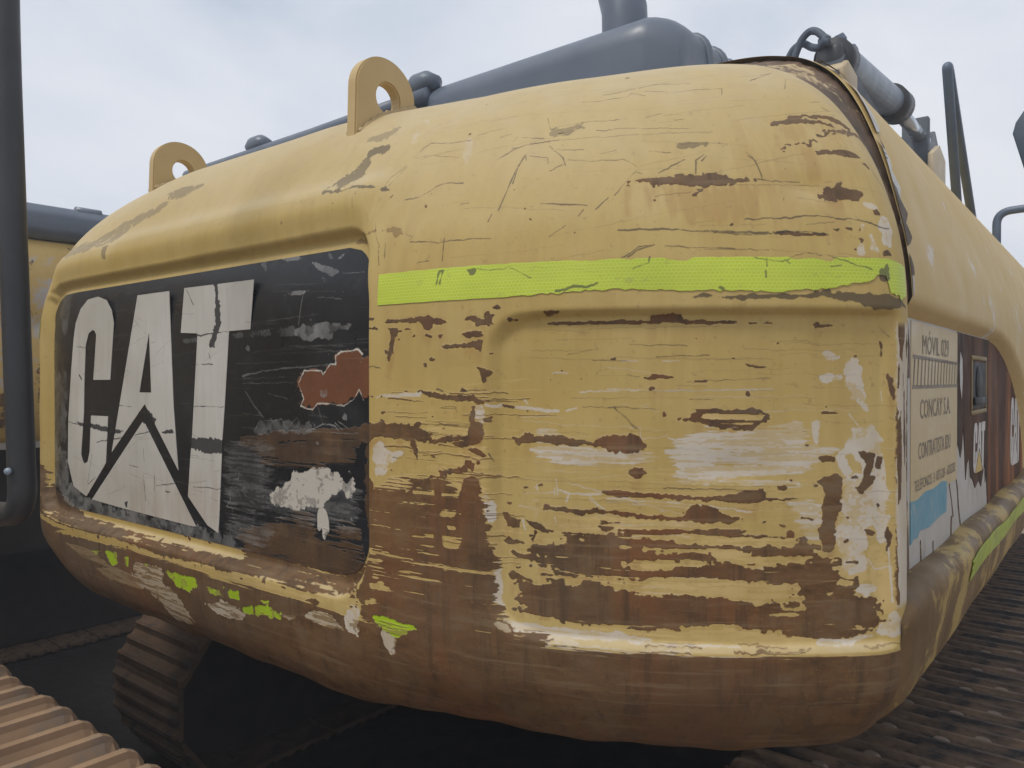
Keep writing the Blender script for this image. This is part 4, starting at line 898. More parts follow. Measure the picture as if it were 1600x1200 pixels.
# logo decal: rounded rectangle on the recess floor
def decal():
    z0,z1,x0,x1=-.350,.242,-.772,.628; r=.072; rows=np.unique(np.concatenate([np.linspace(z0,z0+r,9),np.linspace(z0+r,z1-r,24),np.linspace(z1-r,z1,9)]))
    V=[];U=[];nc=60
    for z in rows:
        e=max(z0+r-z,z-(z1-r),0); ins=r-math.sqrt(max(r*r-e*e,0)); xs=np.linspace(x0+ins,x1-ins,nc)
        for x in xs: U.append((x,z))
    U=np.array(U); vq=np.interp(U[:,1],_pp[200:760,1],_v[200:760]); V=surf(U[:,0],vq,.0012)
    return obj('logo_decal',V,grid_faces(len(rows),nc,True)[:,::-1].copy(),M_DECAL,CW,uv=to_uv(U[:,0],U[:,1]))
tag(decal(),'black decal panel with scratches and a torn rust patch')
def flat_poly(name,loops,mat,parent,place,thick=.0012,uvf=None,normal_shift=(0,0,0)):
    bm=bmesh.new(); edges=[]
    for lp in loops:
        vs=[bm.verts.new((p[0],p[1],0)) for p in lp]; edges+= [bm.edges.new((vs[i],vs[(i+1)%len(vs)])) for i in range(len(vs))]
    bmesh.ops.triangle_fill(bm,edges=edges,use_beauty=True,use_dissolve=False)
    bmesh.ops.recalc_face_normals(bm,faces=bm.faces)
    if bm.faces and sum(f.normal.z for f in bm.faces)<0: bmesh.ops.reverse_faces(bm,faces=bm.faces)
    g=bmesh.ops.extrude_face_region(bm,geom=bm.faces[:]); 
    for v in [e for e in g['geom'] if isinstance(e,bmesh.types.BMVert)]: v.co.z+=thick
    me=bpy.data.meshes.new(name); bm.to_mesh(me); bm.free(); me.materials.append(mat)
    flat=np.empty(len(me.vertices)*3,dtype=np.float32); me.vertices.foreach_get('co',flat); flat=flat.reshape(-1,3)
    if uvf is not None:
        ul=me.uv_layers.new(name='UVMap'); li=np.empty(len(me.loops),dtype=np.int32); me.loops.foreach_get('vertex_index',li); ul.data.foreach_set('uv',uvf(flat[:,0],flat[:,1])[li].astype(np.float32).ravel())
    W=np.array([place(*p) for p in flat],dtype=np.float32); me.vertices.foreach_set('co',W.ravel()); me.update()
    return put(name,me,parent)
def rear(a,b,c): return (a,.0306-c+(R_-math.sqrt(R_*R_-max(-a-X0L,0)**2)),b+1.56)
for k,nm in (('C','logo_letter'),('A','logo_letter'),('T','logo_letter'),('V','logo_triangle')):
    loops=[LET[k]]+([LET['hole']] if k=='A' else [])
    tag(flat_poly(nm,loops,M_LETTER,CW,rear,.0010,to_uv),{'C':'scuffed white letter C','A':'scuffed white letter A','T':'scuffed white letter T with a gouge','V':'scuffed white triangle below the letter A'}[k])
# lifting lugs
def lug(x,y0,y1,zb0,zb1,zt):
    yc=(y0+y1)/2; R=(y1-y0)/2; n=22; out=[(y0,zb0-.05)]
    zc=zt-R*.92
    prof_=[(yc-R*1.0*math.cos(t)*(1 if True else 1),zc+R*.92*math.sin(t)) for t in np.linspace(0,math.pi,n)]
    outer=[(y0-.004,zb0-.04)]+prof_+[(y1+.004,zb1-.05)]
    hole=[(yc+.004+.031*math.cos(t),zc-.008+.031*math.sin(t)) for t in np.linspace(0,2*math.pi,25)[:-1]]
    o=flat_poly('lifting_lug',[outer,hole],M_LUG,CW,lambda a,b,c:(x+c-.014,a,b),.028)
    bm=bmesh.new(); bm.from_mesh(o.data); bmesh.ops.bevel(bm,geom=[e for e in bm.edges if len(e.link_faces)==2 and e.calc_face_angle(0)>1.2],offset=.003,segments=2,affect='EDGES'); bm.to_mesh(o.data); bm.free(); return o
M_LUG=simple('lug_yellow',(.47,.33,.135),(.53,.39,.18),6,.5,.25,.001,patch=(.10,.08,.065),patch_t=(.68,.71),patch_scale=16)
M_WELD=simple('weld_bead',(.36,.25,.11),(.45,.33,.17),30,.6,.8,.003)
for x_,y0_,y1_ in ((.445,.150,.302),(-.46,.194,.348)):
    for sx_ in (-1,1):
        vs=np.linspace(0,1,26); pts=[]
        for t in vs:
            yq=y0_+(y1_-y0_)*t; vv_=np.linspace(.3,VMAX,300); pp_=surf(np.full(300,x_+sx_*.016),vv_); k_=int(np.argmin(abs(pp_[:,1]-yq))); pts.append(pp_[k_])
        mb=MB(); mb.tube(pts,[.006+.0016*math.sin(q*2.3)+.001*random.random() for q in range(26)],8); mb.build('weld_bead',M_WELD,CW,True)
tag(lug(.445,.145,.305,2.05,2.125,2.214),'lifting lug nearer the right shoulder'); tag(lug(-.46,.19,.352,2.075,2.14,2.226),'lifting lug nearer the left end')
# ---- side cowl: starts behind the seam
def cowl_pt(v,Y,gap):
    f,z=prof(v); xe,ye=sharp(np.full(np.shape(v),SMAX),f); hi=ss((v-.2)/.35)
    return xe,ye,z+.062*hi+1.56,hi
def cowl(sx,name):
    vr=np.unique(np.concatenate([np.arange(-.31,.2,.012),np.arange(.2,VMAX,.012)])); t=np.concatenate([np.linspace(0,.02,6),np.linspace(.03,.9,60),np.linspace(.92,1,4)])
    Vv,T=np.meshgrid(vr,t,indexing='ij'); xe,ye,z,hi=cowl_pt(Vv,None,None); y0=ye+.034+.085*hi; Y=y0+T*(3.7-y0)
    sd=rbox(Y,Vv,-.5,2.36,-.60,.088,.55*np.ones_like(Y)); 
    rr=np.where(Y>1.0,.55,.05); sd=rbox(Y*.5,Vv,-.6,1.18,-1.2,.118,.50)
    x=xe-.034*ss(-sd/.028)-.010*np.exp(-T*220)*hi
    P_=np.stack([sx*x,Y,z],-1); return obj(name,P_.reshape(-1,3),grid_faces(len(vr),len(t),sx>0),M_COWL,EX)
CO=cowl(1,'side_cowl'); tag(CO,'rounded yellow side cowl with pale patches and a rusty front seam'); cowl(-1,'side_cowl')
# rusty flange filling the seam
vr=np.arange(-.30,VMAX,.012); f,z=prof(vr); xe,ye=sharp(np.full(len(vr),SMAX),f); hi=ss((vr-.2)/.35)
rec=.034*ss((.118-vr)/.028); zc_=z+1.56
c1=np.stack([xe-.006,ye+.003,zc_+.004*hi],-1); c4=np.stack([xe-rec-.003-.010*hi,ye+.034+.085*hi+.018,zc_+.060*hi],-1)
col=[np.stack([xe-.014,ye-.02,zc_],-1),c1,c1*.66+c4*.34-np.array([.003,0,.002]),c1*.33+c4*.67-np.array([.003,0,.002]),c4]
Pf=np.stack(col,1)+rng.normal(0,.0012,(len(vr),5,3)); tag(obj('seam_flange',Pf.reshape(-1,3),grid_faces(len(vr),5,True),M_FLANGE,EX),'rusty joint between counterweight and side cowl')
M_CHIP=simple('bare_brown_metal',(.06,.04,.026),(.15,.10,.062),14,.7,.4,.002)
def cowl_chip(v0,v1,w,mat,seed,y_off=.004):
    r=np.random.default_rng(seed); n=max(int((v1-v0)/.006),6); vv_=np.linspace(v0,v1,n); xe_,ye_,z_,hi_=cowl_pt(vv_,None,None); y0_=ye_+.034+.085*hi_+y_off
    wd=w*np.sin(np.linspace(0,math.pi,n))**.5*(.35+.9*np.interp(np.arange(n),np.arange(0,n+3,3),r.random(len(np.arange(0,n+3,3))))); V=[]
    for k in range(n):
        for q in (0,.5,1): V.append((xe_[k]+.0012,y0_[k]+wd[k]*q,z_[k]+.0008))
    obj('paint_chip',V,grid_faces(n,3,True),mat,CO)
for k_,(a_,b_,w_,m_) in enumerate(((.15,.19,.03,M_CHIP),(.20,.30,.05,M_CHIP),(.33,.37,.03,M_CHIP),(.12,.16,.02,M_DOORW),(.26,.36,.045,M_DOORW),(.38,.50,.06,M_DOORW),(.50,.58,.03,M_CHIP))): cowl_chip(a_,b_,w_,m_,k_)
# ---- side doors
XD=1.362
side=lambda a,b,c:(XD+.004+c,a,b+1.56)
def plate(name,y0,y1,z0,z1,mat,parent,t=.004,base=0,ragtop=0,ragbot=0,n=24):
    ys=np.linspace(y0,y1,n); lp=[(y,z0+ragbot*(random.random()-.5)) for y in ys]+[(y,z1+ragtop*(random.random()-.5)) for y in ys[::-1]]
    return flat_poly(name,[lp],mat,parent,lambda a,b,c:(XD+base+c,a,b+1.56),t)
ytop=lambda y: .098 if y<1.34 else .098-.49+.49*math.sqrt(max(1-((y-1.34)/1.0)**2,0))
D1=plate('side_door',.485,1.436,-.345,.098,M_DOORW,EX,.004,0,0,.004); tag(D1,'stripped white door with peeling stickers')
ys=np.linspace(1.446,2.29,24); D2=flat_poly('side_door',[[(ys[0],-.34)]+[(y,-.34) for y in ys[1:]]+[(y,ytop(y)+.002) for y in ys[::-1]]],M_DOORR,EX,lambda a,b,c:(XD+c,a,b+1.56),.004); tag(D2,'reddish brown door with an arched front corner')
# label sticker
plate('label_sticker',.548,.986,-.212,.094,M_LABEL,D1,.0012,.004,.002,.004)
lp=[(.986,.096),(1.434,.096),(1.434,-.30),(1.415,-.235),(1.40,-.262),(1.39,-.215),(1.36,-.235),(1.33,-.265),(1.29,-.245),(1.235,-.258),(1.20,-.235),(1.165,-.225),(1.15,-.18),(1.12,-.19),(1.10,-.225),(1.085,-.16),(1.065,-.105),(1.05,-.15),(1.03,-.17),(1.0,-.135),(.986,-.15)]
tag(flat_poly('black_sticker',[lp],M_DOORD,D1,lambda a,b,c:(XD+.004+c,a,b+1.56),.0012),'torn dark sticker')
lp=[(1.02,.055),(1.045,.04),(1.05,.0),(1.04,-.045),(1.02,-.02),(1.012,.02)]; flat_poly('bare_patch',[lp],M_DOORW,D1,lambda a,b,c:(XD+.0054+c,a,b+1.56),.0006)
lp=[(.547,-.204),(.60,-.207),(.66,-.200),(.74,-.203),(.82,-.198),(.872,-.203),(.868,-.262),(.80,-.262),(.70,-.268),(.62,-.262),(.60,-.272),(.575,-.268),(.547,-.275)]
BS=flat_poly('blue_sticker',[lp],M_BLUE,D1,lambda a,b,c:(XD+.0045+c,a,b+1.56),.0012)
def crack(pts,w,mat=None):
    P_=[Vector((a,b)) for a,b in pts]; L_=[];R2=[]
    for k_,p_ in enumerate(P_):
        d_=(P_[min(k_+1,len(P_)-1)]-P_[max(k_-1,0)]).normalized(); n_=Vector((-d_.y,d_.x))*w*(.4+.8*random.random()); L_.append(p_+n_); R2.append(p_-n_)
    flat_poly('peel_mark',[[(q.x,q.y) for q in L_+R2[::-1]]],M_FLANGE,D1,lambda a,b,c:(XD+.0046+c,a,b+1.56),.0004)
for pts,w in (([(.975,-.20),(1.0,-.235),(1.01,-.27),(1.035,-.31),(1.05,-.335)],.004),([(.90,-.21),(.93,-.25),(.95,-.285)],.003),([(.63,-.28),(.635,-.31),(.632,-.335)],.004),([(.74,-.30),(.745,-.335)],.004),([(.93,-.28),(.925,-.32),(.94,-.335)],.005),([(1.10,-.335),(1.2,-.325),(1.33,-.33),(1.42,-.325)],.005),([(.52,-.20),(.523,-.26),(.53,-.335)],.012),([(.50,.05),(.505,.0),(.50,-.06)],.006),([(.52,.09),(.535,.05),(.53,.0)],.008)): crack(pts,w)
def text(s,y0,y1,z0,z1,mat,parent,name='lettering',base=.0058,shear=0):
    cu=bpy.data.curves.new(name,'FONT'); cu.body=s; cu.resolution_u=2; tmp=bpy.data.objects.new(name,cu); link(tmp); bpy.context.view_layer.update()
    me=bpy.data.meshes.new_from_object(tmp.evaluated_get(bpy.context.evaluated_depsgraph_get())); bpy.data.objects.remove(tmp); bpy.data.curves.remove(cu)
    n=len(me.vertices); c=np.empty(n*3,dtype=np.float32); me.vertices.foreach_get('co',c); c=c.reshape(-1,3); lo=c.min(0); hi_=c.max(0)
    u=(c[:,0]-lo[0])/(hi_[0]-lo[0]); v=(c[:,1]-lo[1])/(hi_[1]-lo[1]); W=np.stack([np.full(n,XD+base),y0+u*(y1-y0),z0+v*(z1-z0)+shear*u+1.56],-1).astype(np.float32)
    me.vertices.foreach_set('co',W.ravel()); me.materials.clear(); me.materials.append(mat); me.update()
    return put(name,me,parent)
text('MÓVIL 029',.635,.885,.041,.084,M_INK,D1); text('CONCAY S.A.',.618,.905,-.071,-.037,M_INK,D1); text('CONTRATISTA IDU',.606,.908,-.140,-.111,M_INK,D1)
text('TELÉFONOS: 3 1075128 - 6202202',.575,.965,-.192,-.168,M_INK,D1)
# barred emblem
mb=MB()
def bar(y0,z0,y1,z1,w):
    dy,dz=y1-y0,z1-z0; L=math.hypot(dy,dz); ny,nz=-dz/L*w/2,dy/L*w/2
    mb.add([(XD+.0058,y0+ny,z0+nz+1.56),(XD+.0058,y0-ny,z0-nz+1.56),(XD+.0058,y1-ny,z1-nz+1.56),(XD+.0058,y1+ny,z1+nz+1.56)],[(0,1,2,3)])
bar(.56,.036,.984,.030,.006); bar(.556,-.015,.984,-.016,.006)
for k in range(15): 
    y=.565+k*.0295; bar(y,-.013,y+.010,.033,.0075 if k in (0,) else .006)
mb.build('emblem_bars',M_INK,D1)
# small and large side logos
def logo(y0,y1,z0,z1,parent,base,tri):
    A=np.array(sum([LET[k] for k in 'CATV'],[])); lo=A.min(0); hi_=A.max(0)
    fmap=lambda P_:[(y0+(a-lo[0])/(hi_[0]-lo[0])*(y1-y0),z0+(b-lo[1])/(hi_[1]-lo[1])*(z1-z0)) for a,b in P_]
    for k in 'CATV':
        flat_poly('logo_triangle' if k=='V' else 'logo_letter',[fmap(LET[k])]+([fmap(LET['hole'])] if k=='A' else []),tri if k=='V' else M_WHITE,parent,lambda a,b,c:(XD+base+c,a,b+1.56),.0010)
logo(1.20,1.385,-.225,-.105,D1,.0054,M_YEL); logo(1.93,2.20,-.275,-.06,D2,.0042,M_WHITE)
# latch: yellow rim, black dished recess
rim=MB(); 
def ring(y0,y1,z0,z1,w,x0,x1):
    for a in ((y0,y1,z0,z0+w),(y0,y1,z1-w,z1),(y0,y0+w,z0+w,z1-w),(y1-w,y1,z0+w,z1-w)): rim.box(x0,x1,*a[:2],a[2]+1.56,a[3]+1.56)
ring(1.165,1.40,-.085,.052,.010,XD+.0042,XD+.008); LT=rim.build('latch_frame',M_RIM,D1,bev=.003)
mb=MB(); mb.box(XD+.0042,XD+.0062,1.178,1.388,-.07+1.56,.037+1.56); mb.build('latch_plate',M_LATCH,D1)
mb=MB(); mb.tube([(XD+.007,1.27,1.545),(XD+.010,1.27,1.545)],[.045,.04],20); mb.box(XD+.007,XD+.012,1.19,1.37,1.497,1.515); mb.build('latch_handle',M_LATCH,D1,bev=.002)
# ---- lower side rail
def rail(sx):
    sec=[(-.05,-.292),(-.02,-.290),(.002,-.293),(.016,-.303),(.022,-.320),(.020,-.345),(.012,-.40),(.004,-.44),(-.008,-.468),(-.04,-.50),(-.10,-.53),(-.2,-.55)]
    sp=catmull(np.array(sec)+[0,-.028],5); Y=np.concatenate([[.372,.376,.385,.40],np.linspace(.42,2.5,90),np.linspace(2.6,3.7,10)]); sh=np.interp(Y,[.372,.40,.45],[.75,.94,1.0])
    c=np.array([-.05,-.40]); P_=[]
    for y,k in zip(Y,sh):
        q=c+(sp-c)*k; wob=.004*math.sin(y*9)+.0025*math.sin(y*23+1); wz=.003*math.sin(y*11+2)
        P_.append(np.stack([sx*(XS-.004+q[:,0]+wob*np.clip(1-(q[:,1]+.29)/-.1,0,1)),np.full(len(q),y),q[:,1]+wz+1.56],-1))
    return obj('side_rail',np.array(P_).reshape(-1,3),grid_faces(len(Y),len(sp),sx<0),M_RAIL,EX),P_,Y,sp
RL,RP,RY,RS=rail(1); tag(RL,'scuffed brown and yellow lower rail along the side'); rail(-1)
# tape on the rail
idx=[i for i in range(len(RS)) if -.40<RS[i,1]<-.345]; yi=[i for i,y in enumerate(RY) if .84<y<2.55]
TPg=np.array([[RP[i][j]+np.array([.0016,0,0]) for j in idx] for i in yi]); TPg[0,:,1]+=rng.random(len(idx))*.08
obj('reflective_tape',TPg.reshape(-1,3),grid_faces(len(yi),len(idx),False),simple('dirty_lime_tape',(.27,.36,.03),(.40,.50,.05),9,.45,.1,patch=(.30,.22,.08),patch_t=(.55,.6),patch_scale=14),RL)
# ---- engine hood and exhaust
hd=[]; xs=np.linspace(-1.3,.745,40); ang=np.linspace(0,math.pi/2,9)
secH=[(.75,1.9)]+[(.75+.075-.075*math.cos(t),2.40-.075+.075*math.sin(t)) for t in ang]+[(1.3,2.40),(2.3,2.38)]
V=[];NS=len(secH)
for x in xs:
    for y,zz in secH: V.append((x,y,zz+.028+(x-.73)*.006))
cap=[]
capx=[(.745+.085*math.sin(t),.065*(1-math.cos(t))) for t in np.linspace(0,math.pi/2,8)[1:]]+[(.835,.11),(.84,.2),(.84,.45)]
for cx_,dz in capx:
    for y,zz in secH: V.append((cx_,y+.5*max(cx_-.745,0)*(y<1.2),1.9+(max(zz+.028-dz,1.9)-1.9) if zz>1.95 else 1.85))
HD=obj('engine_hood',V,grid_faces(40+len(capx),NS,True),M_HOOD,EX); tag(HD,'raised dark grey engine hood')
for k in range(5): mb=MB(); mb.tube([(.74,.95+k*.10,2.428)]+[(a_,.95+k*.10,2.428-d_) for a_,d_ in capx[2:]],.011,8); mb.build('hood_rib',M_HOOD,HD,True)
for x,zz in ((-.84,2.405),(.01,2.425)):
    n=14; Vk=[];Fk=[]
    mb=MB(); mb.tube([(x-.045,.775,zz-.02),(x-.04,.775,zz-.006),(x-.02,.775,zz),(x+.02,.775,zz),(x+.04,.775,zz-.006),(x+.045,.775,zz-.02)],[.012,.032,.04,.04,.032,.012],16); mb.build('hood_hinge',M_HOOD,HD,True)
mb=MB(); mb.tube([(-1.3,.755,2.365),(-.5,.755,2.37),(.05,.755,2.38)],.028,12); mb.build('hood_rim',M_HOOD,HD,True)
mb=MB(); mb.tube([(.575,.98,2.36),(.575,.98,2.50),(.57,.985,2.56),(.53,1.0,2.68),(.47,1.02,2.80)],[.062,.062,.062,.060,.06],24,False); mb.tube([(.47,1.02,2.80),(.53,1.0,2.68)],[.054,.054],24,False); mb.build('exhaust_pipe',M_HOOD,HD,True)
# ---- handrails, mirror
def rails():
    for x in (1.166,):
        mb=MB(); mb.tube(bend([(x,2.335,2.10),(x,2.09,2.61),(x,2.12,2.61),(x,2.76,2.08)],.03,5),.016,12); mb.build('handrail',M_RAILING,EX,True)['label']='narrow hooped handrail on the cowl'
        mb=MB(); mb.tube(bend([(x,3.36,2.08),(x,3.36,2.33),(x+.12,3.36,2.335),(1.55,3.36,2.33)],.12,8),.018,12); mb.build('handrail',M_RAILING,EX,True)['label']='bent handrail at the right end of the cowl'
rails()
mb=MB(); mr=[(1.172,3.9,2.83),(1.185,3.9,2.885),(1.24,3.9,2.97),(1.38,3.9,2.97),(1.40,3.9,2.94),(1.40,3.9,2.62),(1.38,3.9,2.60),(1.24,3.9,2.60),(1.225,3.9,2.63)]
mb.prism(mr,(0,.05,0)); MR=mb.build('wing_mirror',M_GLASS,EX,bev=.01)
mb=MB(); mb.tube([(1.36,3.93,2.70),(1.36,3.95,2.3),(1.30,3.95,1.95)],.014,10); mb.build('mirror_arm',M_RAILING,MR,True)
# ---- boom, boom cylinder with hoses
mb=MB(); mb.prism([(.52,2.3,2.3),(.52,2.55,2.93),(.52,3.6,2.96),(.52,4.7,3.0),(.52,5.6,3.4),(.52,5.9,3.2),(.52,5.0,2.5),(.52,3.4,2.0)],(-.36,0,0)); BM=mb.build('boom',M_BLACK,EX,bev=.01)
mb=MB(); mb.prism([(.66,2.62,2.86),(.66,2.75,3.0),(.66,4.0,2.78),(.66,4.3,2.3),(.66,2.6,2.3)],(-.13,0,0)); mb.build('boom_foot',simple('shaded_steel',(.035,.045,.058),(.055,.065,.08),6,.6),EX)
mb=MB(); mb.tube([(.6,2.80,3.012),(.6,2.86,3.02),(.6,3.84,3.105)],.078,22); CY=mb.build('boom_cylinder',M_CHROME,EX,True); tag(CY,'grey hydraulic boom cylinder')
mb=MB(); mb.tube([(.6,3.82,3.103),(.6,4.0,3.118)],.098,22); mb.build('cylinder_gland',M_BLACK,CY,True)
mb=MB(); mb.tube([(.6,3.95,3.112),(.6,4.75,3.10)],.042,16); mb.build('cylinder_rod',M_ROD,CY,True)
mb=MB(); mb.box(.535,.655,2.72,2.84,2.95,3.06); mb.build('hose_manifold',M_BLACK,CY,bev=.03)
for q,(fx,fy,fz) in enumerate(((.565,2.76,3.05),(.625,2.80,3.06))):
    mb=MB(); mb.tube([(fx,fy,fz-.02),(fx,fy,fz+.03),(fx-.005,fy-.01,fz+.05)],[.028,.028,.02],8); mb.build('hose_fitting',M_RAILING,CY)
mb=MB(); mb.tube([(.6,2.775,3.008),(.6,2.90,3.022)],.086,22); mb.build('cylinder_cap',M_BLACK,CY,True)
mb=MB(); mb.box(.575,.63,3.02,3.09,3.08,3.15); mb.build('cylinder_port',M_RAILING,CY,bev=.01)
mb=MB(); mb.prism([(.68,2.66,2.86),(.68,2.66,2.92),(.68,2.73,2.965),(.68,2.88,2.94),(.68,2.88,2.86)],(-.16,0,0)); mb.build('manifold_bracket',M_PLATE,CY,bev=.012)
for pts in ([(.371,2.8,2.85),(.373,2.8,3.03),(.415,2.8,3.105),(.46,2.8,3.12),(.50,2.78,3.08),(.56,2.72,3.04),(.60,2.70,3.08)],[(.425,2.75,2.85),(.43,2.75,3.03),(.468,2.75,3.115),(.503,2.75,3.145),(.54,2.74,3.13),(.59,2.72,3.07),(.60,2.68,3.04)]):
    mb=MB(); mb.tube(bend(pts,.05,4),.017,10); mb.build('hydraulic_hose',M_HOSE,CY,True)
mb=MB()
fr=[(0,0),(1,0),(1,1),(0,1)]
mb.box(.50,.655,4.60,4.66,2.70,3.22); BK=mb.build('boom_bracket',simple('bracket_steel',(.05,.062,.08),(.075,.09,.11),6,.6),EX,bev=.008)
mb=MB(); mb.prism([(.66,4.55,2.97),(.66,4.75,3.06),(.66,4.95,3.0),(.66,4.95,2.4),(.66,4.5,2.4)],(.035,0,0)); mb.build('bracket_plate',M_PLATE,BK,bev=.006)
# ---- underside
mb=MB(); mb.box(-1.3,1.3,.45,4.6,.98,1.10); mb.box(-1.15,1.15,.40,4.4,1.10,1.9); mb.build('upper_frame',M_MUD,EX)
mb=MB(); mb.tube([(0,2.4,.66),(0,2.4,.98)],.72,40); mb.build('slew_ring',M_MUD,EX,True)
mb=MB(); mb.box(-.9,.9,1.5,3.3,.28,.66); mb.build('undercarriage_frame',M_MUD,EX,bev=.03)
# ---- tracks
def track(parent,mat,cx,width,y0,y1,r,pitch_n,bars,gh,axis='y',sub='track',dark=M_MUD,bolts=True,bw=.006):
    """closed chain of shoes round two wheels; returns nothing. axis: direction of travel"""
    L=y1-y0; per=2*L+2*math.pi*r; n=pitch_n; p=per/n; zc=r+gh+.005
    def at(d):
        d=d%per
        if d<L: return y0+d,zc+r,0.0
        d-=L
        if d<math.pi*r: t=d/r; return y1+r*math.sin(t),zc+r*math.cos(t),-t
        d-=math.pi*r
        if d<L: return y1-d,zc-r,-math.pi
        d-=L; t=d/r; return y0-r*math.sin(t),zc-r*math.cos(t),-math.pi-t
    # shoe profile in (along, height)
    pr=[(-p*.485,-.012),(-p*.485,.004)]; g=p*.97/bars
    for k in range(bars):
        c=-p*.485+g*(k+.5)-g*.18; pr+=[(c-.010-bw-.3*gh,.004),(c-.002-bw,gh*.75),(c-bw,gh),(c+bw,gh),(c+.003+bw,gh*.7),(c+.008+bw+.25*gh,.004)]
    pr+=[(p*.485,.004),(p*.485,-.012)]
    nprof=len(pr); xs=[-width/2,-width/2+.012,-width/2+.03,width/2-.03,width/2-.012,width/2]; sc=[.35,.8,1,1,.8,.35]
    V=[];F=[]
    for x,k in zip(xs,sc):
        for a,h in pr: V.append((x,a,h*k if h>.005 else h))
    for i in range(len(xs)-1):
        for j in range(nprof): F.append((i*nprof+j,i*nprof+(j+1)%nprof,(i+1)*nprof+(j+1)%nprof,(i+1)*nprof+j))
    F.append(tuple(range(nprof))); F.append(tuple((len(xs)-1)*nprof+j for j in range(nprof))[::-1])
    if bolts:
        nf0=len(F)
        for bx in (-.14,-.06,.06,.14):
            ba=-p*.485+g*(1.5 if abs(bx)<.1 else 2.5)-g*.18-g*.5
            b=len(V)
            for hh,rr in ((.003,.025),(.018,.024),(.025,.015)):
                for q in range(8): V.append((bx,ba,hh)); V[-1]=(bx+rr*math.cos(q*math.pi/4),ba+rr*.9*math.sin(q*math.pi/4),hh)
            for i in range(2):
                for q in range(8): F.append((b+i*8+q,b+i*8+(q+1)%8,b+(i+1)*8+(q+1)%8,b+(i+1)*8+q))
            F.append(tuple(b+16+q for q in range(8)))
    me=mesh_data('track_shoe',V,F,mat,False)
    if bolts:
        me.materials.append(M_BOLT)
        for q in range(nf0,len(F)): me.polygons[q].material_index=1
    # inner chain as the part itself
    B=MB(); N=40; prof2=[]
    for rr in (r-.02,r-.11):
        for t in np.linspace(math.pi/2,-math.pi/2,14): prof2.append((y1+rr*math.cos(t),zc+rr*math.sin(t)))
    outp=[(y1+(r-.02)*math.cos(t),zc+(r-.02)*math.sin(t)) for t in np.linspace(math.pi/2,-math.pi/2,14)]+[(y0-(r-.02)*math.cos(t),zc+(r-.02)*math.sin(t)) for t in np.linspace(-math.pi/2,math.pi/2,14)]
    conv=(lambda x,y,z:(cx+x,y,z)) if axis=='y' else (lambda x,y,z:(y,cx+x,z))
    B.prism([conv(-width*.17,y,z) for y,z in outp],conv(width*.34,0,0) if False else ((width*.34,0,0) if axis=='y' else (0,width*.34,0)))
    T=B.build(sub,dark,parent)
    for k in range(n):
        a,z,t=at((k+.5)*p); o=bpy.data.objects.new('track_shoe',me); link(o); o.parent=T
        R=Matrix.Rotation(t,4,'X')
        if axis=='y': Mx=Matrix.Translation((cx,a,z))@R
        else: Mx=Matrix.Translation((a,cx,z))@Matrix.Rotation(-math.pi/2,4,'Z')@R
        j=random.uniform(-.006,.006)
        o.matrix_local=Mx@Matrix.Rotation(j,4,'X')@Matrix.Translation((random.uniform(-.004,.004),0,random.uniform(-.002,.002)))
    return T
tag(track(EX,M_TRACK,1.23,.62,.864,4.30,.303,46,3,.032),'muddy right track below the side rail'); tag(track(EX,M_TRACK_SHADE,-1.26,.50,.864,4.30,.305,46,3,.028,bolts=False),'left track, its rear end catching the sun')
# ------------------------------------------------------------------ second machine: its track and guard rail at the left edge
E2=empty('excavator',(-2.2,-.43,0),'excavator at the left edge with rusty track shoes and a black tubular guard','excavator','excavators in the yard')
tag(track(E2,M_TRACK2,-.445,.62,-3.6,.30,.375,52,2,.046,axis='x',bolts=False,bw=.010),'rusty track with tall grouser bars')
mb=MB(); mb.tube(bend([(.150,-.368,2.75),(.160,-.362,2.1),(.186,-.349,1.335),(.10,-.352,1.318),(-1.2,-.36,1.30)],.075,8),.0215,18); GR=mb.build('guard_rail',M_BLACK,E2,True)
mb=MB(); mb.tube([(.193,-.372,1.405),(.196,-.376,1.405)],.006,8); mb.build('rail_bolt',M_CHROME,GR,True)
mb=MB(); mb.box(-4.2,-1.05,-2.9,-.34,1.02,2.25); mb.build('unseen_upper_body',M_NB,E2,bev=.05); mb=MB(); mb.box(-4.0,-.4,-2.4,-.8,.35,.9); mb.build('lower_frame',M_MUD,E2); track(E2,M_TRACK2,-2.7,.62,-3.6,.30,.375,52,2,.034,axis='x',bolts=False)  # out-of-view body, frame and second track, enlarged to block sky light
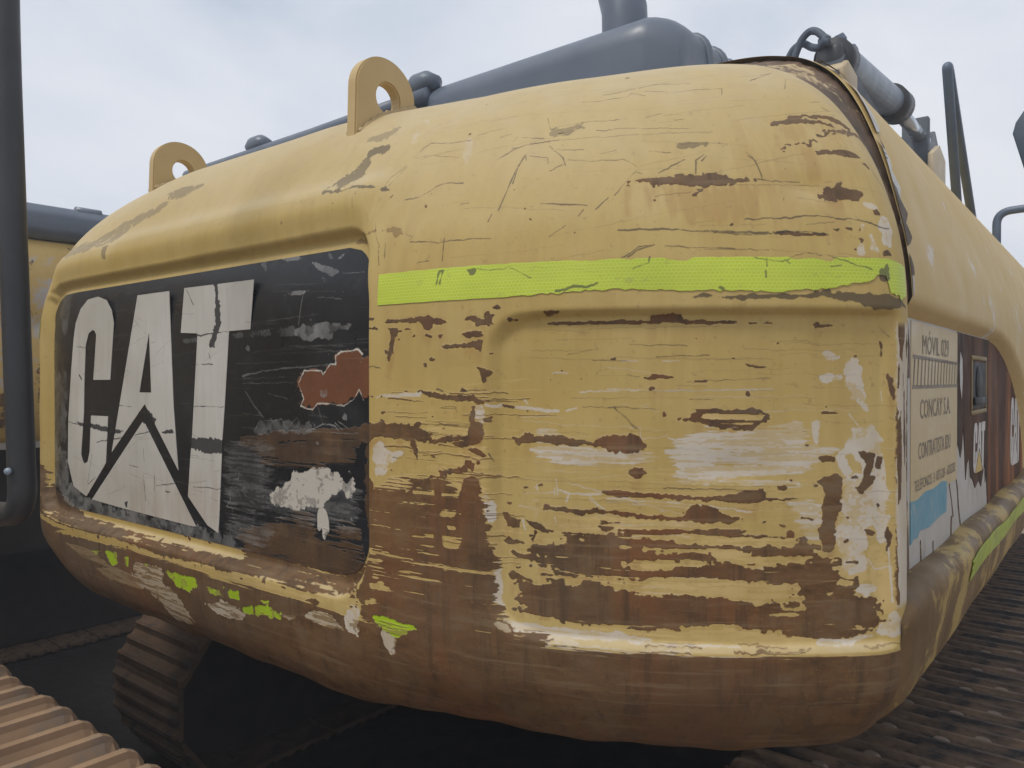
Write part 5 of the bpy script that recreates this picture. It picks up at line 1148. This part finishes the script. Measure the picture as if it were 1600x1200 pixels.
# ------------------------------------------------------------------ third machine beyond
E3=empty('excavator',(-4.2,1.6,0),'yellow excavator with white primer patches and a grey hood, parked beyond the left end','excavator','excavators in the yard')
ys=np.linspace(-2.2,3.4,120); secN=[(-3.1,1.20),(-2.84,1.215),(-2.80,1.26),(-2.80,1.5),(-2.80,1.80),(-2.812,1.835),(-2.80,1.86),(-2.80,2.10),(-2.815,2.22),(-2.86,2.285),(-2.95,2.31),(-3.4,2.33)]
V=[(x+.004*math.sin(y*7+z_*9),y,z_) for y in ys for x,z_ in secN]; tag(obj('body_panel',V,grid_faces(len(ys),len(secN),False),M_NB,E3),'yellow side panel with primer patches')
mb=MB(); mb.prism([(-3.6,0,2.30),(-2.84,0,2.30),(-2.80,0,2.34),(-2.80,0,2.43),(-2.84,0,2.48),(-3.6,0,2.50)],(0,1,0)); 
for i in range(len(mb.V)): x,y,z_=mb.V[i]; mb.V[i]=(x,-2.0 if y==0 else 3.0,z_)
H3=mb.build('engine_hood',M_HOOD,E3,bev=.015)
mb=MB(); mb.tube([(-2.86,.95,2.47),(-2.86,1.08,2.47)],[.03,.03],12); mb.build('hood_hinge',M_HOOD,H3,True)
mb=MB(); mb.box(-2.83,-2.815,-2.0,3.0,1.195,1.23); mb.build('sill_strip',M_DOORW,E3)
mb=MB(); mb.box(-5.4,-3.0,-1.9,3.2,.62,1.2); mb.build('lower_frame',M_MUD,E3)
track(E3,M_TRACK,-3.35,.6,-1.6,3.2,.305,56,3,.028,bolts=False)
hz=MB(); hz.box(-64,64,-63,65,-1.0,4.2); hm=bpy.data.materials.new('lens_veil_volume'); hm.use_nodes=True; hn=hm.node_tree.nodes  # volume added to imitate lens veil over the view
for q in list(hn):
    if q.type=='BSDF_PRINCIPLED': hn.remove(q)
pv=hn.new('ShaderNodeVolumePrincipled'); pv.inputs['Color'].default_value=(.93,.95,1,1); pv.inputs['Density'].default_value=.015; pv.inputs['Anisotropy'].default_value=.2
hm.node_tree.links.new(pv.outputs['Volume'],[q for q in hn if q.type=='OUTPUT_MATERIAL'][0].inputs['Volume'])
hzo=hz.build('lens_veil',hm); tag(hzo,'thin bright volume added to stand in for lens glare',kind='stuff')
#END#
